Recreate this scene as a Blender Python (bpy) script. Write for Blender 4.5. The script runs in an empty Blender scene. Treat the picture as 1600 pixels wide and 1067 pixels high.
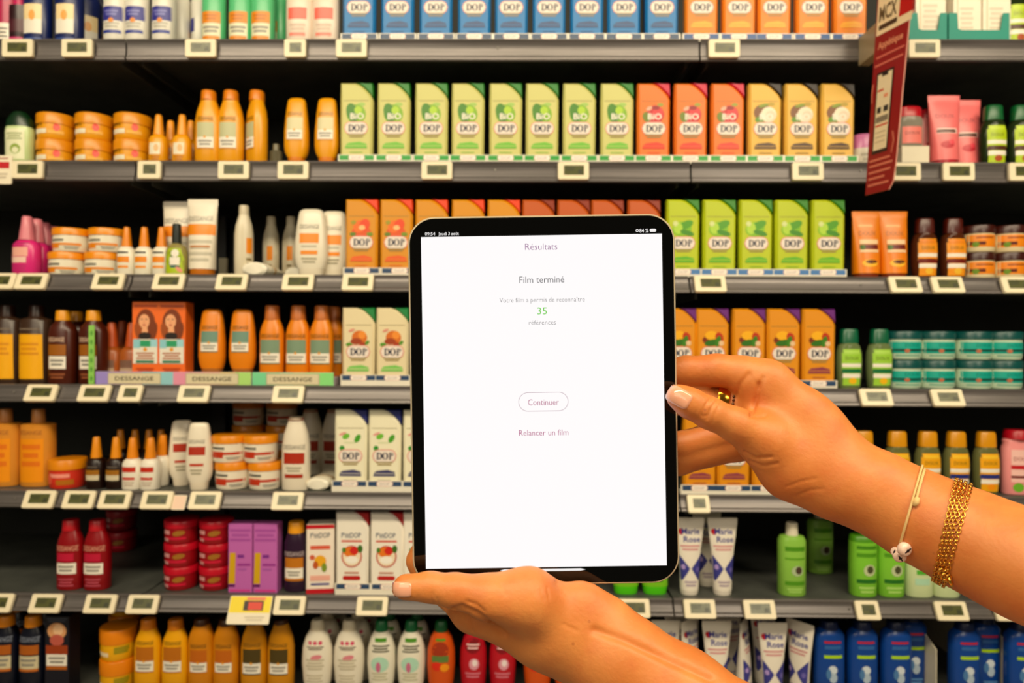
import bpy, bmesh, math, random
import numpy as np
from mathutils import Vector, Matrix
from mathutils.bvhtree import BVHTree
random.seed(7)
R = math.radians
SC = bpy.context.scene
COL = SC.collection

# ------------------------------------------------------------------ camera, world, light, exposure
FPX = 1067.0                       # focal length in pixels of a 1600 px wide frame (24 mm lens)
EYE = Vector((0, 0, 1.5))
cam_d = bpy.data.cameras.new('camera')
cam_d.lens = 36 * FPX / 1600; cam_d.sensor_width = 36; cam_d.clip_start = .02
cam = bpy.data.objects.new('camera', cam_d); COL.objects.link(cam)
CAM_ROT = Matrix.Rotation(R(.55), 3, 'Z') @ Matrix.Rotation(R(90), 3, 'X') @ Matrix.Rotation(R(.27), 3, 'Z')
cam.matrix_world = Matrix.Translation(EYE) @ CAM_ROT.to_4x4()
cam_d.dof.use_dof = True; cam_d.dof.focus_distance = .452; cam_d.dof.aperture_fstop = 10
SC.camera = cam
SC.view_settings.view_transform = 'Standard'; SC.view_settings.look = 'None'
SC.view_settings.gamma = 1; SC.view_settings.use_curve_mapping = False
SC.view_settings.exposure = 0.0

wd = bpy.data.worlds.new('store_light'); SC.world = wd; wd.use_nodes = True
wb = wd.node_tree.nodes['Background']; wb.inputs[0].default_value = (1, .86, .62, 1); wb.inputs[1].default_value = .085

def area(name, loc, sx, sy, power, color, target):
    l = bpy.data.lights.new(name, 'AREA'); l.shape = 'RECTANGLE'; l.size = sx; l.size_y = sy
    l.energy = power; l.color = color
    o = bpy.data.objects.new(name, l); COL.objects.link(o); o.location = loc
    o.rotation_euler = (Vector(target) - Vector(loc)).to_track_quat('-Z', 'Y').to_euler()
    return o
WARM = (1, .86, .60)
area('ceiling_tube_light', (.25, -.55, 3.35), 5.0, .35, 112, WARM, (.2, 1.2, 1.2))
area('aisle_left_panel', (-1.6, -1.9, 2.7), 2.4, 1.6, 30, (1, .88, .66), (0, 1.6, 1.2))  # broad warm area light, behind and left of the camera
area('aisle_lamp', (1.5, -1.2, 2.6), .8, .5, 16, (1, .88, .66), (.6, 1.6, 1.2))

def ray(px, py):
    return CAM_ROT @ Vector(((px - 800) / FPX, -(py - 533.5) / FPX, -1))
def at(px, py, Y):
    d = ray(px, py); return EYE + d * (Y / d.y)

# ------------------------------------------------------------------ materials
def lin(h):
    h = h.lstrip('#'); c = [int(h[i:i+2], 16) / 255 for i in (0, 2, 4)]
    return tuple(x / 12.92 if x <= .04045 else ((x + .055) / 1.055) ** 2.4 for x in c) + (1,)
MATS = {}
def M(hexc, rough=.38, metal=0., trans=0., name=None, bump=0., var=.04, emit=0., coat=0.):
    key = (hexc, rough, metal, trans, emit, bump, coat)
    if key in MATS: return MATS[key]
    m = bpy.data.materials.new(name or 'surface_' + hexc.strip('#')); m.use_nodes = True
    nt = m.node_tree; b = nt.nodes['Principled BSDF']; c = lin(hexc)
    if not emit: c = tuple(x ** 1.18 for x in c[:3]) + (1,)
    b.inputs['Roughness'].default_value = rough; b.inputs['Metallic'].default_value = metal
    b.inputs['Coat Weight'].default_value = coat
    tc = nt.nodes.new('ShaderNodeTexCoord'); n = nt.nodes.new('ShaderNodeTexNoise'); n.inputs['Scale'].default_value = 22
    nt.links.new(tc.outputs['Object'], n.inputs['Vector'])
    mx = nt.nodes.new('ShaderNodeMix'); mx.data_type = 'RGBA'
    mx.inputs['A'].default_value = tuple(x * (1 - var) for x in c[:3]) + (1,)
    mx.inputs['B'].default_value = tuple(min(1, x * (1 + var)) for x in c[:3]) + (1,)
    nt.links.new(n.outputs['Fac'], mx.inputs['Factor']); nt.links.new(mx.outputs['Result'], b.inputs['Base Color'])
    if trans:
        b.inputs['Transmission Weight'].default_value = trans; b.inputs['IOR'].default_value = 1.2
    if emit:
        b.inputs['Emission Color'].default_value = c; b.inputs['Emission Strength'].default_value = emit
        b.inputs['Base Color'].default_value = (0, 0, 0, 1); nt.links.remove(mx.outputs['Result'].links[0])
        b.inputs['Specular IOR Level'].default_value = 0
    if bump:
        bp = nt.nodes.new('ShaderNodeBump'); bp.inputs['Strength'].default_value = bump; bp.inputs['Distance'].default_value = .002
        n2 = nt.nodes.new('ShaderNodeTexNoise'); n2.inputs['Scale'].default_value = 160
        nt.links.new(tc.outputs['Object'], n2.inputs['Vector'])
        nt.links.new(n2.outputs['Fac'], bp.inputs['Height']); nt.links.new(bp.outputs['Normal'], b.inputs['Normal'])
    MATS[key] = m; return m

def noise_mat(name, a, b_, scale, rough, metal=0., stretch=(1, 1, 1), bump=.0):
    m = bpy.data.materials.new(name); m.use_nodes = True; nt = m.node_tree; b = nt.nodes['Principled BSDF']
    tc = nt.nodes.new('ShaderNodeTexCoord'); mp = nt.nodes.new('ShaderNodeMapping'); mp.inputs['Scale'].default_value = stretch
    n = nt.nodes.new('ShaderNodeTexNoise'); n.inputs['Scale'].default_value = scale; n.inputs['Detail'].default_value = 5
    r = nt.nodes.new('ShaderNodeValToRGB'); r.color_ramp.elements[0].color = lin(a); r.color_ramp.elements[1].color = lin(b_)
    r.color_ramp.elements[0].position = .3; r.color_ramp.elements[1].position = .7
    nt.links.new(tc.outputs['Object'], mp.inputs[0]); nt.links.new(mp.outputs[0], n.inputs['Vector'])
    nt.links.new(n.outputs['Fac'], r.inputs[0]); nt.links.new(r.outputs[0], b.inputs['Base Color'])
    b.inputs['Roughness'].default_value = rough; b.inputs['Metallic'].default_value = metal
    if bump:
        bp = nt.nodes.new('ShaderNodeBump'); bp.inputs['Strength'].default_value = bump; bp.inputs['Distance'].default_value = .003
        nt.links.new(n.outputs['Fac'], bp.inputs['Height']); nt.links.new(bp.outputs['Normal'], b.inputs['Normal'])
    return m
RAIL = noise_mat('brushed_grey_rail', '#575250', '#706968', 8, .32, .4, (.6, 30, 30))
DECK = noise_mat('grey_shelf_deck', '#4a4c48', '#5c5e58', 14, .5, .2)
BACK = noise_mat('black_back_panel', '#1c1d1a', '#262722', 6, .7)
FLOOR = noise_mat('store_floor_tiles', '#8a8378', '#9c958a', 4, .35)

# ------------------------------------------------------------------ mesh builder
class MB:
    def __init__(s): s.v = []; s.f = []; s.m = []; s.mats = []; s.flat = []
    def mi(s, m):
        if m not in s.mats: s.mats.append(m)
        return s.mats.index(m)
    def add(s, vs, fs, m):
        o = len(s.v); s.v += [tuple(v) for v in vs]; k = s.mi(m)
        for f in fs: s.f.append(tuple(i + o for i in f)); s.m.append(k)
    def box(s, x0, x1, y0, y1, z0, z1, m):
        vs = [(x, y, z) for x in (x0, x1) for y in (y0, y1) for z in (z0, z1)]
        s.add(vs, [(0, 1, 3, 2), (4, 6, 7, 5), (0, 4, 5, 1), (2, 3, 7, 6), (0, 2, 6, 4), (1, 5, 7, 3)], m)
    def loft(s, secs, n, m, seg=28, oy=0., ox=0.):
        """secs: (z, a, b) superellipse sections from the bottom up"""
        vs = []
        for sec in secs:
            z, a, b = sec[:3]; dx = sec[3] if len(sec) > 3 else 0
            for i in range(seg):
                t = 2 * math.pi * (i + .5) / seg; c, q = math.cos(t), math.sin(t)
                vs.append((ox + dx + a * math.copysign(abs(c) ** (2 / n), c), oy + b * math.copysign(abs(q) ** (2 / n), q), z))
        fs = []
        for j in range(len(secs) - 1):
            for i in range(seg):
                k = (i + 1) % seg; fs.append((j * seg + i, j * seg + k, (j + 1) * seg + k, (j + 1) * seg + i))
        fs.append(tuple(reversed(range(seg)))); fs.append(tuple(range((len(secs) - 1) * seg, len(secs) * seg)))
        s.add(vs, fs, m)
    def prism(s, pts, y0, y1, m, bev=0.):
        """outline pts (x,z) counter-clockwise seen from the front, extruded from y0 (front) to y1"""
        n = len(pts)
        if bev:
            cx = sum(p[0] for p in pts) / n; cz = sum(p[1] for p in pts) / n
            ins = []
            for i in range(n):
                a, b, c = Vector(pts[i-1]), Vector(pts[i]), Vector(pts[(i+1) % n])
                d1 = (b - a).normalized(); d2 = (c - b).normalized()
                nn = Vector((-d1.y - d2.y, d1.x + d2.x))
                nn = nn.normalized() if nn.length > 1e-6 else Vector((0, 0))
                ins.append(b + nn * bev)
            rings = [([tuple(p) for p in ins], y0), (pts, y0 + bev), (pts, y1 - bev), ([tuple(p) for p in ins], y1)]
        else: rings = [(pts, y0), (pts, y1)]
        vs = [(p[0], y, p[1]) for rg, y in rings for p in rg]; fs = []
        for j in range(len(rings) - 1):
            for i in range(n):
                k = (i + 1) % n; fs.append((j * n + i, (j + 1) * n + i, (j + 1) * n + k, j * n + k))
        fs.append(tuple(range(n))); fs.append(tuple(reversed(range((len(rings) - 1) * n, len(rings) * n))))
        s.add(vs, fs, m)
    def tube(s, pts, r, m, seg=8, closed=False):
        n = len(pts); pts = [Vector(p) for p in pts]; vs = []; up = None
        for i, p in enumerate(pts):
            if closed: t = pts[(i+1) % n] - pts[i-1]
            else: t = pts[min(i+1, n-1)] - pts[max(i-1, 0)]
            t.normalize()
            if up is None: up = t.orthogonal().normalized()
            up = (up - t * up.dot(t)).normalized(); w = t.cross(up)
            rr = r[i] if isinstance(r, (list, tuple)) else r
            for k in range(seg):
                a = 2 * math.pi * k / seg; vs.append(p + up * (rr * math.cos(a)) + w * (rr * math.sin(a)))
        fs = []
        for j in range(n if closed else n - 1):
            for k in range(seg):
                q = (k + 1) % seg; jj = (j + 1) % n
                fs.append((j * seg + k, j * seg + q, jj * seg + q, jj * seg + k))
        if not closed: fs.append(tuple(reversed(range(seg)))); fs.append(tuple(range((n-1) * seg, n * seg)))
        s.add(vs, fs, m)
    def mesh(s, name, scale=1., smooth=True, angle=35, fix=True):
        me = bpy.data.meshes.new(name)
        me.from_pydata([(v[0] * scale, v[1] * scale, v[2] * scale) for v in s.v], [], s.f)
        for m in s.mats: me.materials.append(m)
        me.polygons.foreach_set('material_index', s.m)
        if fix:
            bm = bmesh.new(); bm.from_mesh(me); bmesh.ops.recalc_face_normals(bm, faces=bm.faces); bm.to_mesh(me); bm.free()
        if smooth:
            me.polygons.foreach_set('use_smooth', [True] * len(me.polygons)); me.set_sharp_from_angle(angle=R(angle))
        me.update(); return me

def link(name, data, parent=None, loc=None):
    o = bpy.data.objects.new(name, data); COL.objects.link(o)
    if parent: o.parent = parent
    if loc is not None: o.location = loc
    return o
def tag(o, label=None, cat=None, group=None, kind=None):
    if label: o['label'] = label
    if cat: o['category'] = cat
    if group: o['group'] = group
    if kind: o['kind'] = kind
    return o
def rrect(x0, z0, x1, z1, r, n=5):
    pts = []
    for cx, cz, a0 in ((x1 - r, z0 + r, -90), (x1 - r, z1 - r, 0), (x0 + r, z1 - r, 90), (x0 + r, z0 + r, 180)):
        for i in range(n + 1):
            a = R(a0 + 90 * i / n); pts.append((cx + r * math.cos(a), cz + r * math.sin(a)))
    return pts

# ------------------------------------------------------------------ flat text, as polygons
_TXT = {}
def text_polys(s, bold=0.):
    k = (s, bold)
    if k not in _TXT:
        c = bpy.data.curves.new('lettering', 'FONT'); c.body = s; c.offset = bold; c.resolution_u = 2
        c.align_x = 'CENTER'
        o = bpy.data.objects.new('lettering', c); me = bpy.data.meshes.new_from_object(o)
        vs = [(v.co.x, v.co.y) for v in me.vertices]; fs = [tuple(p.vertices) for p in me.polygons]
        bpy.data.objects.remove(o); bpy.data.curves.remove(c); bpy.data.meshes.remove(me)
        x0 = min(v[0] for v in vs); x1 = max(v[0] for v in vs)
        vs = [(v[0] - (x0 + x1) / 2, v[1]) for v in vs]
        _TXT[k] = (vs, fs, x1 - x0)
    return _TXT[k]

# ------------------------------------------------------------------ decals that follow a front surface
def decal(mb, d, surf, layer, fine=True):
    off = -.18 - .13 * layer
    def P(x, z): return (x, surf(x, z) + off, z)
    k = d[0]
    if k == 'r':
        _, x0, z0, x1, z1, m = d
        nx = max(1, math.ceil((x1 - x0) / 3.)) if fine else 1; nz = max(1, math.ceil((z1 - z0) / 5.)) if fine else 1
        vs = [P(x0 + (x1 - x0) * i / nx, z0 + (z1 - z0) * j / nz) for j in range(nz + 1) for i in range(nx + 1)]
        fs = [(j * (nx+1) + i, j * (nx+1) + i + 1, (j+1) * (nx+1) + i + 1, (j+1) * (nx+1) + i) for j in range(nz) for i in range(nx)]
        mb.add(vs, fs, m)
    elif k == 'e':
        _, cx, cz, rx, rz, m = d[:6]; rot = R(d[6]) if len(d) > 6 else 0
        n = 16; vs = [P(cx, cz)]
        for rr in (.5, 1):
            for i in range(n):
                a = 2 * math.pi * i / n; u, w = rx * rr * math.cos(a), rz * rr * math.sin(a)
                vs.append(P(cx + u * math.cos(rot) - w * math.sin(rot), cz + u * math.sin(rot) + w * math.cos(rot)))
        fs = [(0, 1 + i, 1 + (i+1) % n) for i in range(n)] + [(1 + i, 1 + n + i, 1 + n + (i+1) % n, 1 + (i+1) % n) for i in range(n)]
        mb.add(vs, fs, m)
    elif k == 'p':
        _, pts, m = d
        if not fine: mb.add([P(*p) for p in pts], [tuple(range(len(pts)))], m); return
        za, zb = min(p[1] for p in pts), max(p[1] for p in pts); nz = max(2, math.ceil((zb - za) / 4)); nx = 10; vs = []
        for j in range(nz + 1):
            z = za + (zb - za) * min(.999, max(.001, j / nz)); xs = []
            for i in range(len(pts)):
                (x1, z1), (x2, z2) = pts[i-1], pts[i]
                if (z1 - z) * (z2 - z) <= 0 and z1 != z2: xs.append(x1 + (x2 - x1) * (z - z1) / (z2 - z1))
            xa, xb = (min(xs), max(xs)) if xs else (0, 0)
            vs += [P(xa + (xb - xa) * i / nx, z) for i in range(nx + 1)]
        mb.add(vs, [(j * (nx+1) + i, j * (nx+1) + i + 1, (j+1) * (nx+1) + i + 1, (j+1) * (nx+1) + i) for j in range(nz) for i in range(nx)], m)
    elif k == 'pill':
        _, cx, cz, rx, rz, m = d
        n = 6; vs = []
        top = []; bot = []
        for i in range(n * 3 + 1):
            x = -rx + 2 * rx * i / (n * 3)
            e = max(0, abs(x) - (rx - rz)); h = math.sqrt(max(0, rz * rz - e * e))
            vs += [P(cx + x, cz - h), P(cx + x, cz + h)]
        fs = [(2*i, 2*i+2, 2*i+3, 2*i+1) for i in range(n * 3)]
        mb.add(vs, fs, m)
    elif k == 't':
        _, s, cx, cz, h, m = d[:6]; maxw = d[6] if len(d) > 6 else None; bold = d[7] if len(d) > 7 else .012
        vs, fs, w = text_polys(s, bold); sc = h / .72; sx = sc
        if maxw: sx = maxw / w
        mb.add([P(cx + x * sx, cz + y * sc - h / 2) for x, y in vs], fs, m)
    elif k == 'lines':
        _, x0, z0, x1, z1, n, m = d
        for i in range(n):
            z = z1 - (z1 - z0) * (i + .5) / n; t = (z1 - z0) / n * .28; q = (x1 - x0) * (.0 if i % 2 == 0 else .09)
            decal(mb, ('r', x0 + q, z - t, x1 - q, z + t, m), surf, layer, fine)
    elif k == 'dop':                       # serif lettering on a white pill with a pink edge
        _, cx, cz, w, h = d[:5]; ink = d[5] if len(d) > 5 else M('#2a3350')
        edge = d[6] if len(d) > 6 else M('#e08a80')
        decal(mb, ('pill', cx, cz, w / 2 + 1.2, h / 2 + 1.2, edge), surf, layer, fine)
        decal(mb, ('pill', cx, cz, w / 2, h / 2, M('#ece0d6')), surf, layer + 1, fine)
        L = layer + 2; o2 = off - .3; H = h * .30; u = w / 32
        def band(fo, fi, a0, a1, n=12):
            vs = []
            for i in range(n + 1):
                a = R(a0 + (a1 - a0) * i / n)
                for f in (fo, fi):
                    x, z = f(a); p = P(cx + x, cz + z); vs.append((p[0], p[1] - .3, p[2]))
            mb.add(vs, [(2*i, 2*i+2, 2*i+3, 2*i+1) for i in range(n)], ink)
        def rc(x0, z0, x1, z1): decal(mb, ('r', cx + x0, cz + z0, cx + x1, cz + z1, ink), surf, L + 1, fine)
        # D
        rc(-10.3 * u, -H, -8.3 * u, H); rc(-11 * u, H * .86, -8 * u, H); rc(-11 * u, -H, -8 * u, -H * .86)
        band(lambda a: (-8.4 * u + 5.6 * u * math.cos(a), H * math.sin(a)), lambda a: (-8.4 * u + 3.2 * u * math.cos(a), H * .82 * math.sin(a)), -90, 90)
        # O
        band(lambda a: (1.2 * u + 4.3 * u * math.cos(a), H * math.sin(a)), lambda a: (1.2 * u + 2. * u * math.cos(a), H * .84 * math.sin(a)), 0, 360, 18)
        # P
        rc(7.0 * u, -H, 9.0 * u, H); rc(6.2 * u, -H, 9.8 * u, -H * .86)
        band(lambda a: (9 * u + 3.6 * u * math.cos(a), H * .5 + H * .5 * math.sin(a)), lambda a: (9 * u + 1.7 * u * math.cos(a), H * .5 + H * .33 * math.sin(a)), -90, 90)

# ------------------------------------------------------------------ kinds of product
KINDS = {}
S0 = 1.6 * 1.02 / FPX               # metres per drawing unit (a pixel at the shelf front)
def front_of(profiles):
    allp = []
    for prof, n in profiles:
        for q in prof: allp.append((q[0], q[1], q[2], n, q[3] if len(q) > 3 else 0))
    def surf(x, z):
        pr = None
        for i in range(len(allp) - 1):
            p, q = allp[i], allp[i+1]
            if p[0] <= z <= q[0]:
                t = (z - p[0]) / max(1e-6, q[0] - p[0]); a = p[1] + (q[1]-p[1]) * t; b = p[2] + (q[2]-p[2]) * t; n = p[3]; dx = p[4] + (q[4]-p[4]) * t
                pr = (a, b, n, dx); break
        if pr is None:
            e = allp[0] if z < allp[0][0] else allp[-1]; pr = (e[1], e[2], e[3], e[4])
        a, b, n, dx = pr; u = min(.97, abs((x - dx) / max(a, 1e-3)))
        return -b * (1 - u ** n) ** (1 / n)
    return surf
def kind(name, obj, cat, parts, decals, depth, flat=False, extra=None):
    """parts: (part name, material, profile, exponent) or (part name, material, 'prism', outline, y0, y1, bevel)"""
    out = []; profs = []; fy = None
    for p in parts:
        mb = MB()
        if p[2] == 'prism':
            mb.prism(p[3], p[4], p[5], p[1], p[6])
            if fy is None: fy = p[4]
        else:
            mb.loft(p[2], p[3], p[1])
            if not (len(p) > 4 and p[4] == 'nosurf'): profs.append((p[2], p[3]))
        out.append((p[0], mb.mesh(p[0], S0)))
    surf = (lambda x, z: fy) if fy is not None else front_of(sorted(profs, key=lambda q: q[0][0][0]))
    if decals:
        mb = MB()
        for i, d in enumerate(decals): decal(mb, d, surf, i * (.5 if flat or fy is not None else .35), fy is None)
        out.append(('label', mb.mesh('label', S0, smooth=fy is None, fix=False)))
    if extra: out += extra
    KINDS[name] = (obj, cat, out, depth)

def instance(k, loc, rot=0, scale=1., tilt=0, lean=0):
    obj, cat, parts, depth = KINDS[k]
    e = link(obj, None, None, loc); e.empty_display_size = .02
    e.rotation_euler = (tilt, lean, rot); e.scale = (scale,) * 3
    for pn, me in parts: link(pn, me, e)
    return e

# colours that come back
WH = M('#f3ece0'); CREAM = M('#efe6d0'); INK = M('#3a3a3a'); GOLD = M('#e8a41c', .35); NAVY = M('#27335e')
ORA = M('#ee9614'); YEL = M('#f2b705'); RED = M('#c8202e'); GRN = M('#3fae2a'); LEAF = M('#5f9a1f')
BRN = M('#7a4a22'); GREY = M('#9a958c')

def dop_kind(name, body, cap, fruit, band, bio=False, h=124, w=24.6, script=None):
    B = M(body, .42); C = M(cap, .4)
    hw = w
    curve = []
    for i in range(9):
        t = i / 8; x = -.1 * w + (w * 1.12) * t; z = h - (h * .18) * (t ** 1.6); curve.append((x, z))
    body_o = [(-hw + 1.5, 0), (hw - 1.5, 0), (hw, 8)] + [(hw + .6, h * .80)] + list(reversed(curve[1:-1])) + [(curve[0][0], h), (-hw, h), (-hw - .5, h * .8), (-hw, 8)]
    cap_o = [curve[0]] + curve[1:] + [(hw + .6, h * .985), (hw - .6, h)]
    # cap outline must run counter-clockwise
    cap_o = [(curve[0][0] + .8, h + .2)] + [(x + .35, z + .35) for x, z in curve[1:]] + [(hw + .6, h - 1), (hw - 1, h + .2)]
    lw = w * .80
    D = [('r', -lw, h * .774, lw, h * .780, M('#8a7a40')), ]
    zf = h * .61
    D += fruit(zf)
    if bio: D.append(('t', 'BiO', 1.5, h * .585, 9.5, WH, 21, .02))
    D.append(('dop', 0, h * .435, 35, 18))
    D.append(('lines', -13, h * .315, 13, h * .37, 2, M(script or '#a8925c')))
    bb = M(band)
    D.append(('p', [(-17, h * .185), (17, h * .185), (16, h * .24), (5, h * .265), (-12, h * .25), (-16, h * .225)], bb))
    D.append(('r', -16, h * .213, 16, h * .219, B))
    D.append(('r', -10, h * .13, 10, h * .137, bb))
    kind(name, 'shampoo_bottle', 'bottle', [('bottle_body', B, 'prism', body_o, -8.5, 8.5, 3.4), ('cap', C, 'prism', cap_o, -7.6, 7.6, 1.8)], D, 10)

def pear(z):
    return [('e', 8, z + 15, 6, 3, M('#a9c96a')), ('e', 0, z, 15, 15, M('#8cba1e')), ('e', -6, z + 2, 9, 15, M('#4f8f1c'), 15), ('e', 3, z + 6, 6, 6, M('#b6d63a'))]
def pomegranate(z):
    return [('e', 10, z + 15, 5, 3, M('#a7a33a')), ('e', 2, z, 14, 14, M('#cc1f2d')), ('e', 6, z + 2, 8, 11, M('#e0414a')), ('e', -11, z - 4, 6, 8, M('#7d8c22'), 20), ('e', -7, z + 9, 5, 3, M('#f2b6a0'), 30), ('e', 3, z + 10, 6, 3, M('#a01525'))]
def coconut(z):
    return [('e', 9, z + 16, 6, 3, M('#c0a43a')), ('e', -4, z + 3, 14, 13, M('#8a5a2e')), ('e', -8, z - 8, 8, 5, M('#6b9a23')), ('e', 5, z, 12, 12, M('#f2e4cf')), ('e', -3, z + 14, 8, 2.5, M('#8ea02a'), 15), ('e', 8, z - 2, 8, 8, M('#e6d3bb'))]
def honey(z):
    return [('e', 0, z - 4, 15, 8, M('#e2631a')), ('e', -3, z + 4, 10, 9, M('#f07a1c'), 40), ('e', 5, z + 6, 8, 10, M('#e8541c'), -25), ('e', 1, z + 2, 5, 4, M('#f6c48a')), ('e', -12, z + 10, 4, 3, M('#a8a02a')), ('e', -13, z - 8, 5, 3, M('#6b8a1e')), ('e', 13, z - 8, 5, 3, M('#7c9a22'))]
def verbena(z):
    return [('e', -2, z + 1, 15, 11, M('#8cc21c'), 10), ('e', 4, z + 7, 12, 6, M('#5fa51c'), 25), ('e', -8, z + 2, 7, 9, M('#b7d84a')), ('e', 6, z - 5, 11, 4, M('#4f961c'), -15), ('e', -12, z + 9, 4, 4, M('#d7dfa0'))]
def argan(z):
    return [('e', 0, z - 1, 16, 8, M('#8a3a12')), ('e', -2, z + 6, 10, 7, M('#f2b81c')), ('e', 10, z + 3, 6, 8, M('#c23a16'), 20), ('e', 0, z - 5, 13, 5, M('#3f7a22'), 10), ('e', 8, z - 3, 4, 9, M('#4a8a24'), -15), ('e', 13, z - 6, 4, 4, M('#e6c6a0'))]
def almond(z):
    return [('e', 2, z + 1, 12, 11, M('#d97a22')), ('e', -3, z - 5, 9, 5, M('#a84a18')), ('e', 6, z + 5, 6, 6, M('#ee9a3a')), ('e', 7, z - 9, 5, 3, M('#b04818')), ('e', -14, z - 10, 5, 3, M('#5f9a2a')), ('e', 14, z - 7, 4, 2.5, M('#5f9a2a'), 40), ('e', -10, z + 12, 5, 2, M('#e09a8a'), 20)]
def mint(z):
    return [('e', -7, z + 8, 6, 4, M('#7cc242'), 25), ('e', 11, z + 5, 4, 7, M('#58a832'), -30), ('e', -12, z + 12, 6, 2, M('#e6a8a0'), 20), ('e', -13, z - 10, 4, 4, M('#3f9a3a')), ('r', -10, z - 2, 8, z - 1, M('#c6d6a0'))]
def nofruit(z): return []
dop_kind('dop_pear', '#d2ce86', '#1f8a24', pear, '#7cc444', True)
dop_kind('dop_pome', '#ea8428', '#d3104c', pomegranate, '#e83a26', True)
dop_kind('dop_coco', '#e8bc58', '#2c1606', coconut, '#5a3a1c', True)
dop_kind('dop_honey', '#dc9a0e', '#ee4f12', honey, '#e8681a', h=118)
dop_kind('dop_brown', '#c8641c', '#9a3a12', honey, '#a83a14', h=118)
dop_kind('dop_lime', '#c0cc1c', '#3f8f1c', verbena, '#6fba2a', h=119)
dop_kind('dop_argan', '#e29a10', '#7a2f8a', argan, '#9a4a5a', h=121)
dop_kind('dop_almond', '#e6d8b4', '#1e8f4c', almond, '#8acb6a', h=120)
dop_kind('dop_mint', '#f0ead0', '#27307c', mint, '#4a4a78', h=125)
def bluemid(z): return [('e', -2, z + 4, 12, 9, M('#f0d9a0')), ('e', 6, z + 8, 8, 5, M('#3f78b8'))]
def oramid(z): return [('e', 0, z + 6, 12, 10, M('#f6c02a')), ('e', 5, z, 7, 7, M('#e8521c'))]
dop_kind('dop_blue', '#1a86c4', '#1a4c8c', bluemid, '#1d4d84')
dop_kind('dop_tang', '#ee9012', '#d8420e', oramid, '#f4b21c')

def dop_apple():
    B = WH; h = 125; w = 25
    curve = [(.05 * w + w * .97 * i / 8, h - h * .17 * (i / 8) ** 1.6) for i in range(9)]
    body_o = [(-w + 2, 0), (w - 2, 0), (w, 8), (w + .6, h * .8)] + list(reversed(curve[1:-1])) + [(curve[0][0], h), (-w, h), (-w, 8)]
    cap_o = [(curve[0][0] + .8, h + .2)] + [(x + .35, z + .35) for x, z in curve[1:]] + [(w + .6, h - 1), (w - 1, h + .2)]
    D = [('lines', -16, 78, 16, 83, 1, M('#d84a30')), ('t', "P'titDOP", -1, 90, 8, M('#4a5a7a'), 30, .01), ('e', 0, 57, 16, 17, M('#c8302a')), ('e', 0, 57, 14, 15, M('#f3e3c8')),
         ('e', -2, 64, 11, 8, M('#e8862a')), ('e', 4, 66, 7, 6, M('#d8342a')), ('e', 0, 52, 10, 6, M('#faf4ea')), ('e', 13, 69, 4, 6, M('#4a7a2a')), ('e', -12, 67, 3, 4, M('#5a8a2a')),
         ('pill', 0, 24, 14, 3.4, M('#c22a24')), ('lines', -11, 30, 11, 34, 1, M('#c8806a'))]
    kind('dop_kids', 'kids_shampoo_bottle', 'bottle', [('bottle_body', B, 'prism', body_o, -8.5, 8.5, 3.4), ('cap', M('#b3141f'), 'prism', cap_o, -7.6, 7.6, 1.8)], D, 10)
dop_apple()

# tray fronts with the brand pill
def tray_kind(name, col, w=58, h=13):
    W = M('#ece6d8', .3); o = [(-w/2, 0), (w/2, 0), (w/2, h), (-w/2, h)]
    mb = MB(); mb.box(-w/2 + .3, w/2 - .3, -16, 20, 0, 1.0, W); mb.box(-w/2 + .3, w/2 - .3, -17.4, -16, 0, h, W)
    mb.box(-w/2 + .3, -w/2 + 1.3, -16, 20, 1, 5, W); mb.box(w/2 - 1.3, w/2 - .3, -16, 20, 1, 5, W)
    lb = MB(); s = lambda x, z: -17.4
    decal(lb, ('r', -w/2 + 2.5, h - 8.5, w/2 - 2.5, h - 1, M(col)), s, 0, False)
    decal(lb, ('pill', 0, h - 4.8, 12.8, 4.2, M('#efc9bf')), s, 1, False)
    decal(lb, ('pill', 0, h - 4.8, 11.8, 3.5, M('#f6eee4')), s, 2, False)
    decal(lb, ('t', 'DOP', 0, h - 4.8, 4.2, M('#c0a8a8'), 15, .0), s, 3, False)
    KINDS[name] = ('display_tray', 'display tray', [('tray', mb.mesh('tray', S0, smooth=False)), ('front_strip', lb.mesh('front_strip', S0, smooth=False, fix=False))], 16)
tray_kind('tray_blue', '#2f5f9c'); tray_kind('tray_green', '#3aa84a'); tray_kind('tray_navy', '#3a5578'); tray_kind('tray_sky', '#5a8ac0'); tray_kind('tray_navy_deep', '#3a5578', 56, 18); tray_kind('tray_navy_mid', '#3a5578', 57, 15)

# bottles and jars by revolved or flattened profiles
def rnd(z0, a, b, r=2.5):     # rounded base
    return [(z0, a - r, b - r), (z0 + r * .3, a - r * .35, b - r * .35), (z0 + r, a, b)]
def neck_bottle(name, body, cap, h, a, b, lab, capn=2., caph=.17, neck=.55, n=2.3, capcol_h=None, sh=.68, cat='bottle', obj='shampoo_bottle', trans=0):
    B = M(body, .3 if not trans else .15, trans=trans); C = M(cap, .35, metal=.0)
    zc = h * (1 - caph)
    prof = rnd(0, a, b) + [(h * .3, a * 1.02, b), (h * sh, a, b), (h * (sh + (1 - caph - sh) * .45), a * .88, b * .92), (h * (sh + (1 - caph - sh) * .8), a * (neck + .12), b * (neck + .15)), (zc, a * neck, b * (neck + .1))]
    nk = a * neck
    capp = [(zc, nk * 1.02, nk * 1.02), (h - 2, nk * .95, nk * .95), (h - .5, nk * .88, nk * .88), (h, nk * .7, nk * .7)]
    kind(name, obj, cat, [('bottle_body', B, prof, n), ('cap', C, capp, capn)], lab, b)
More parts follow.
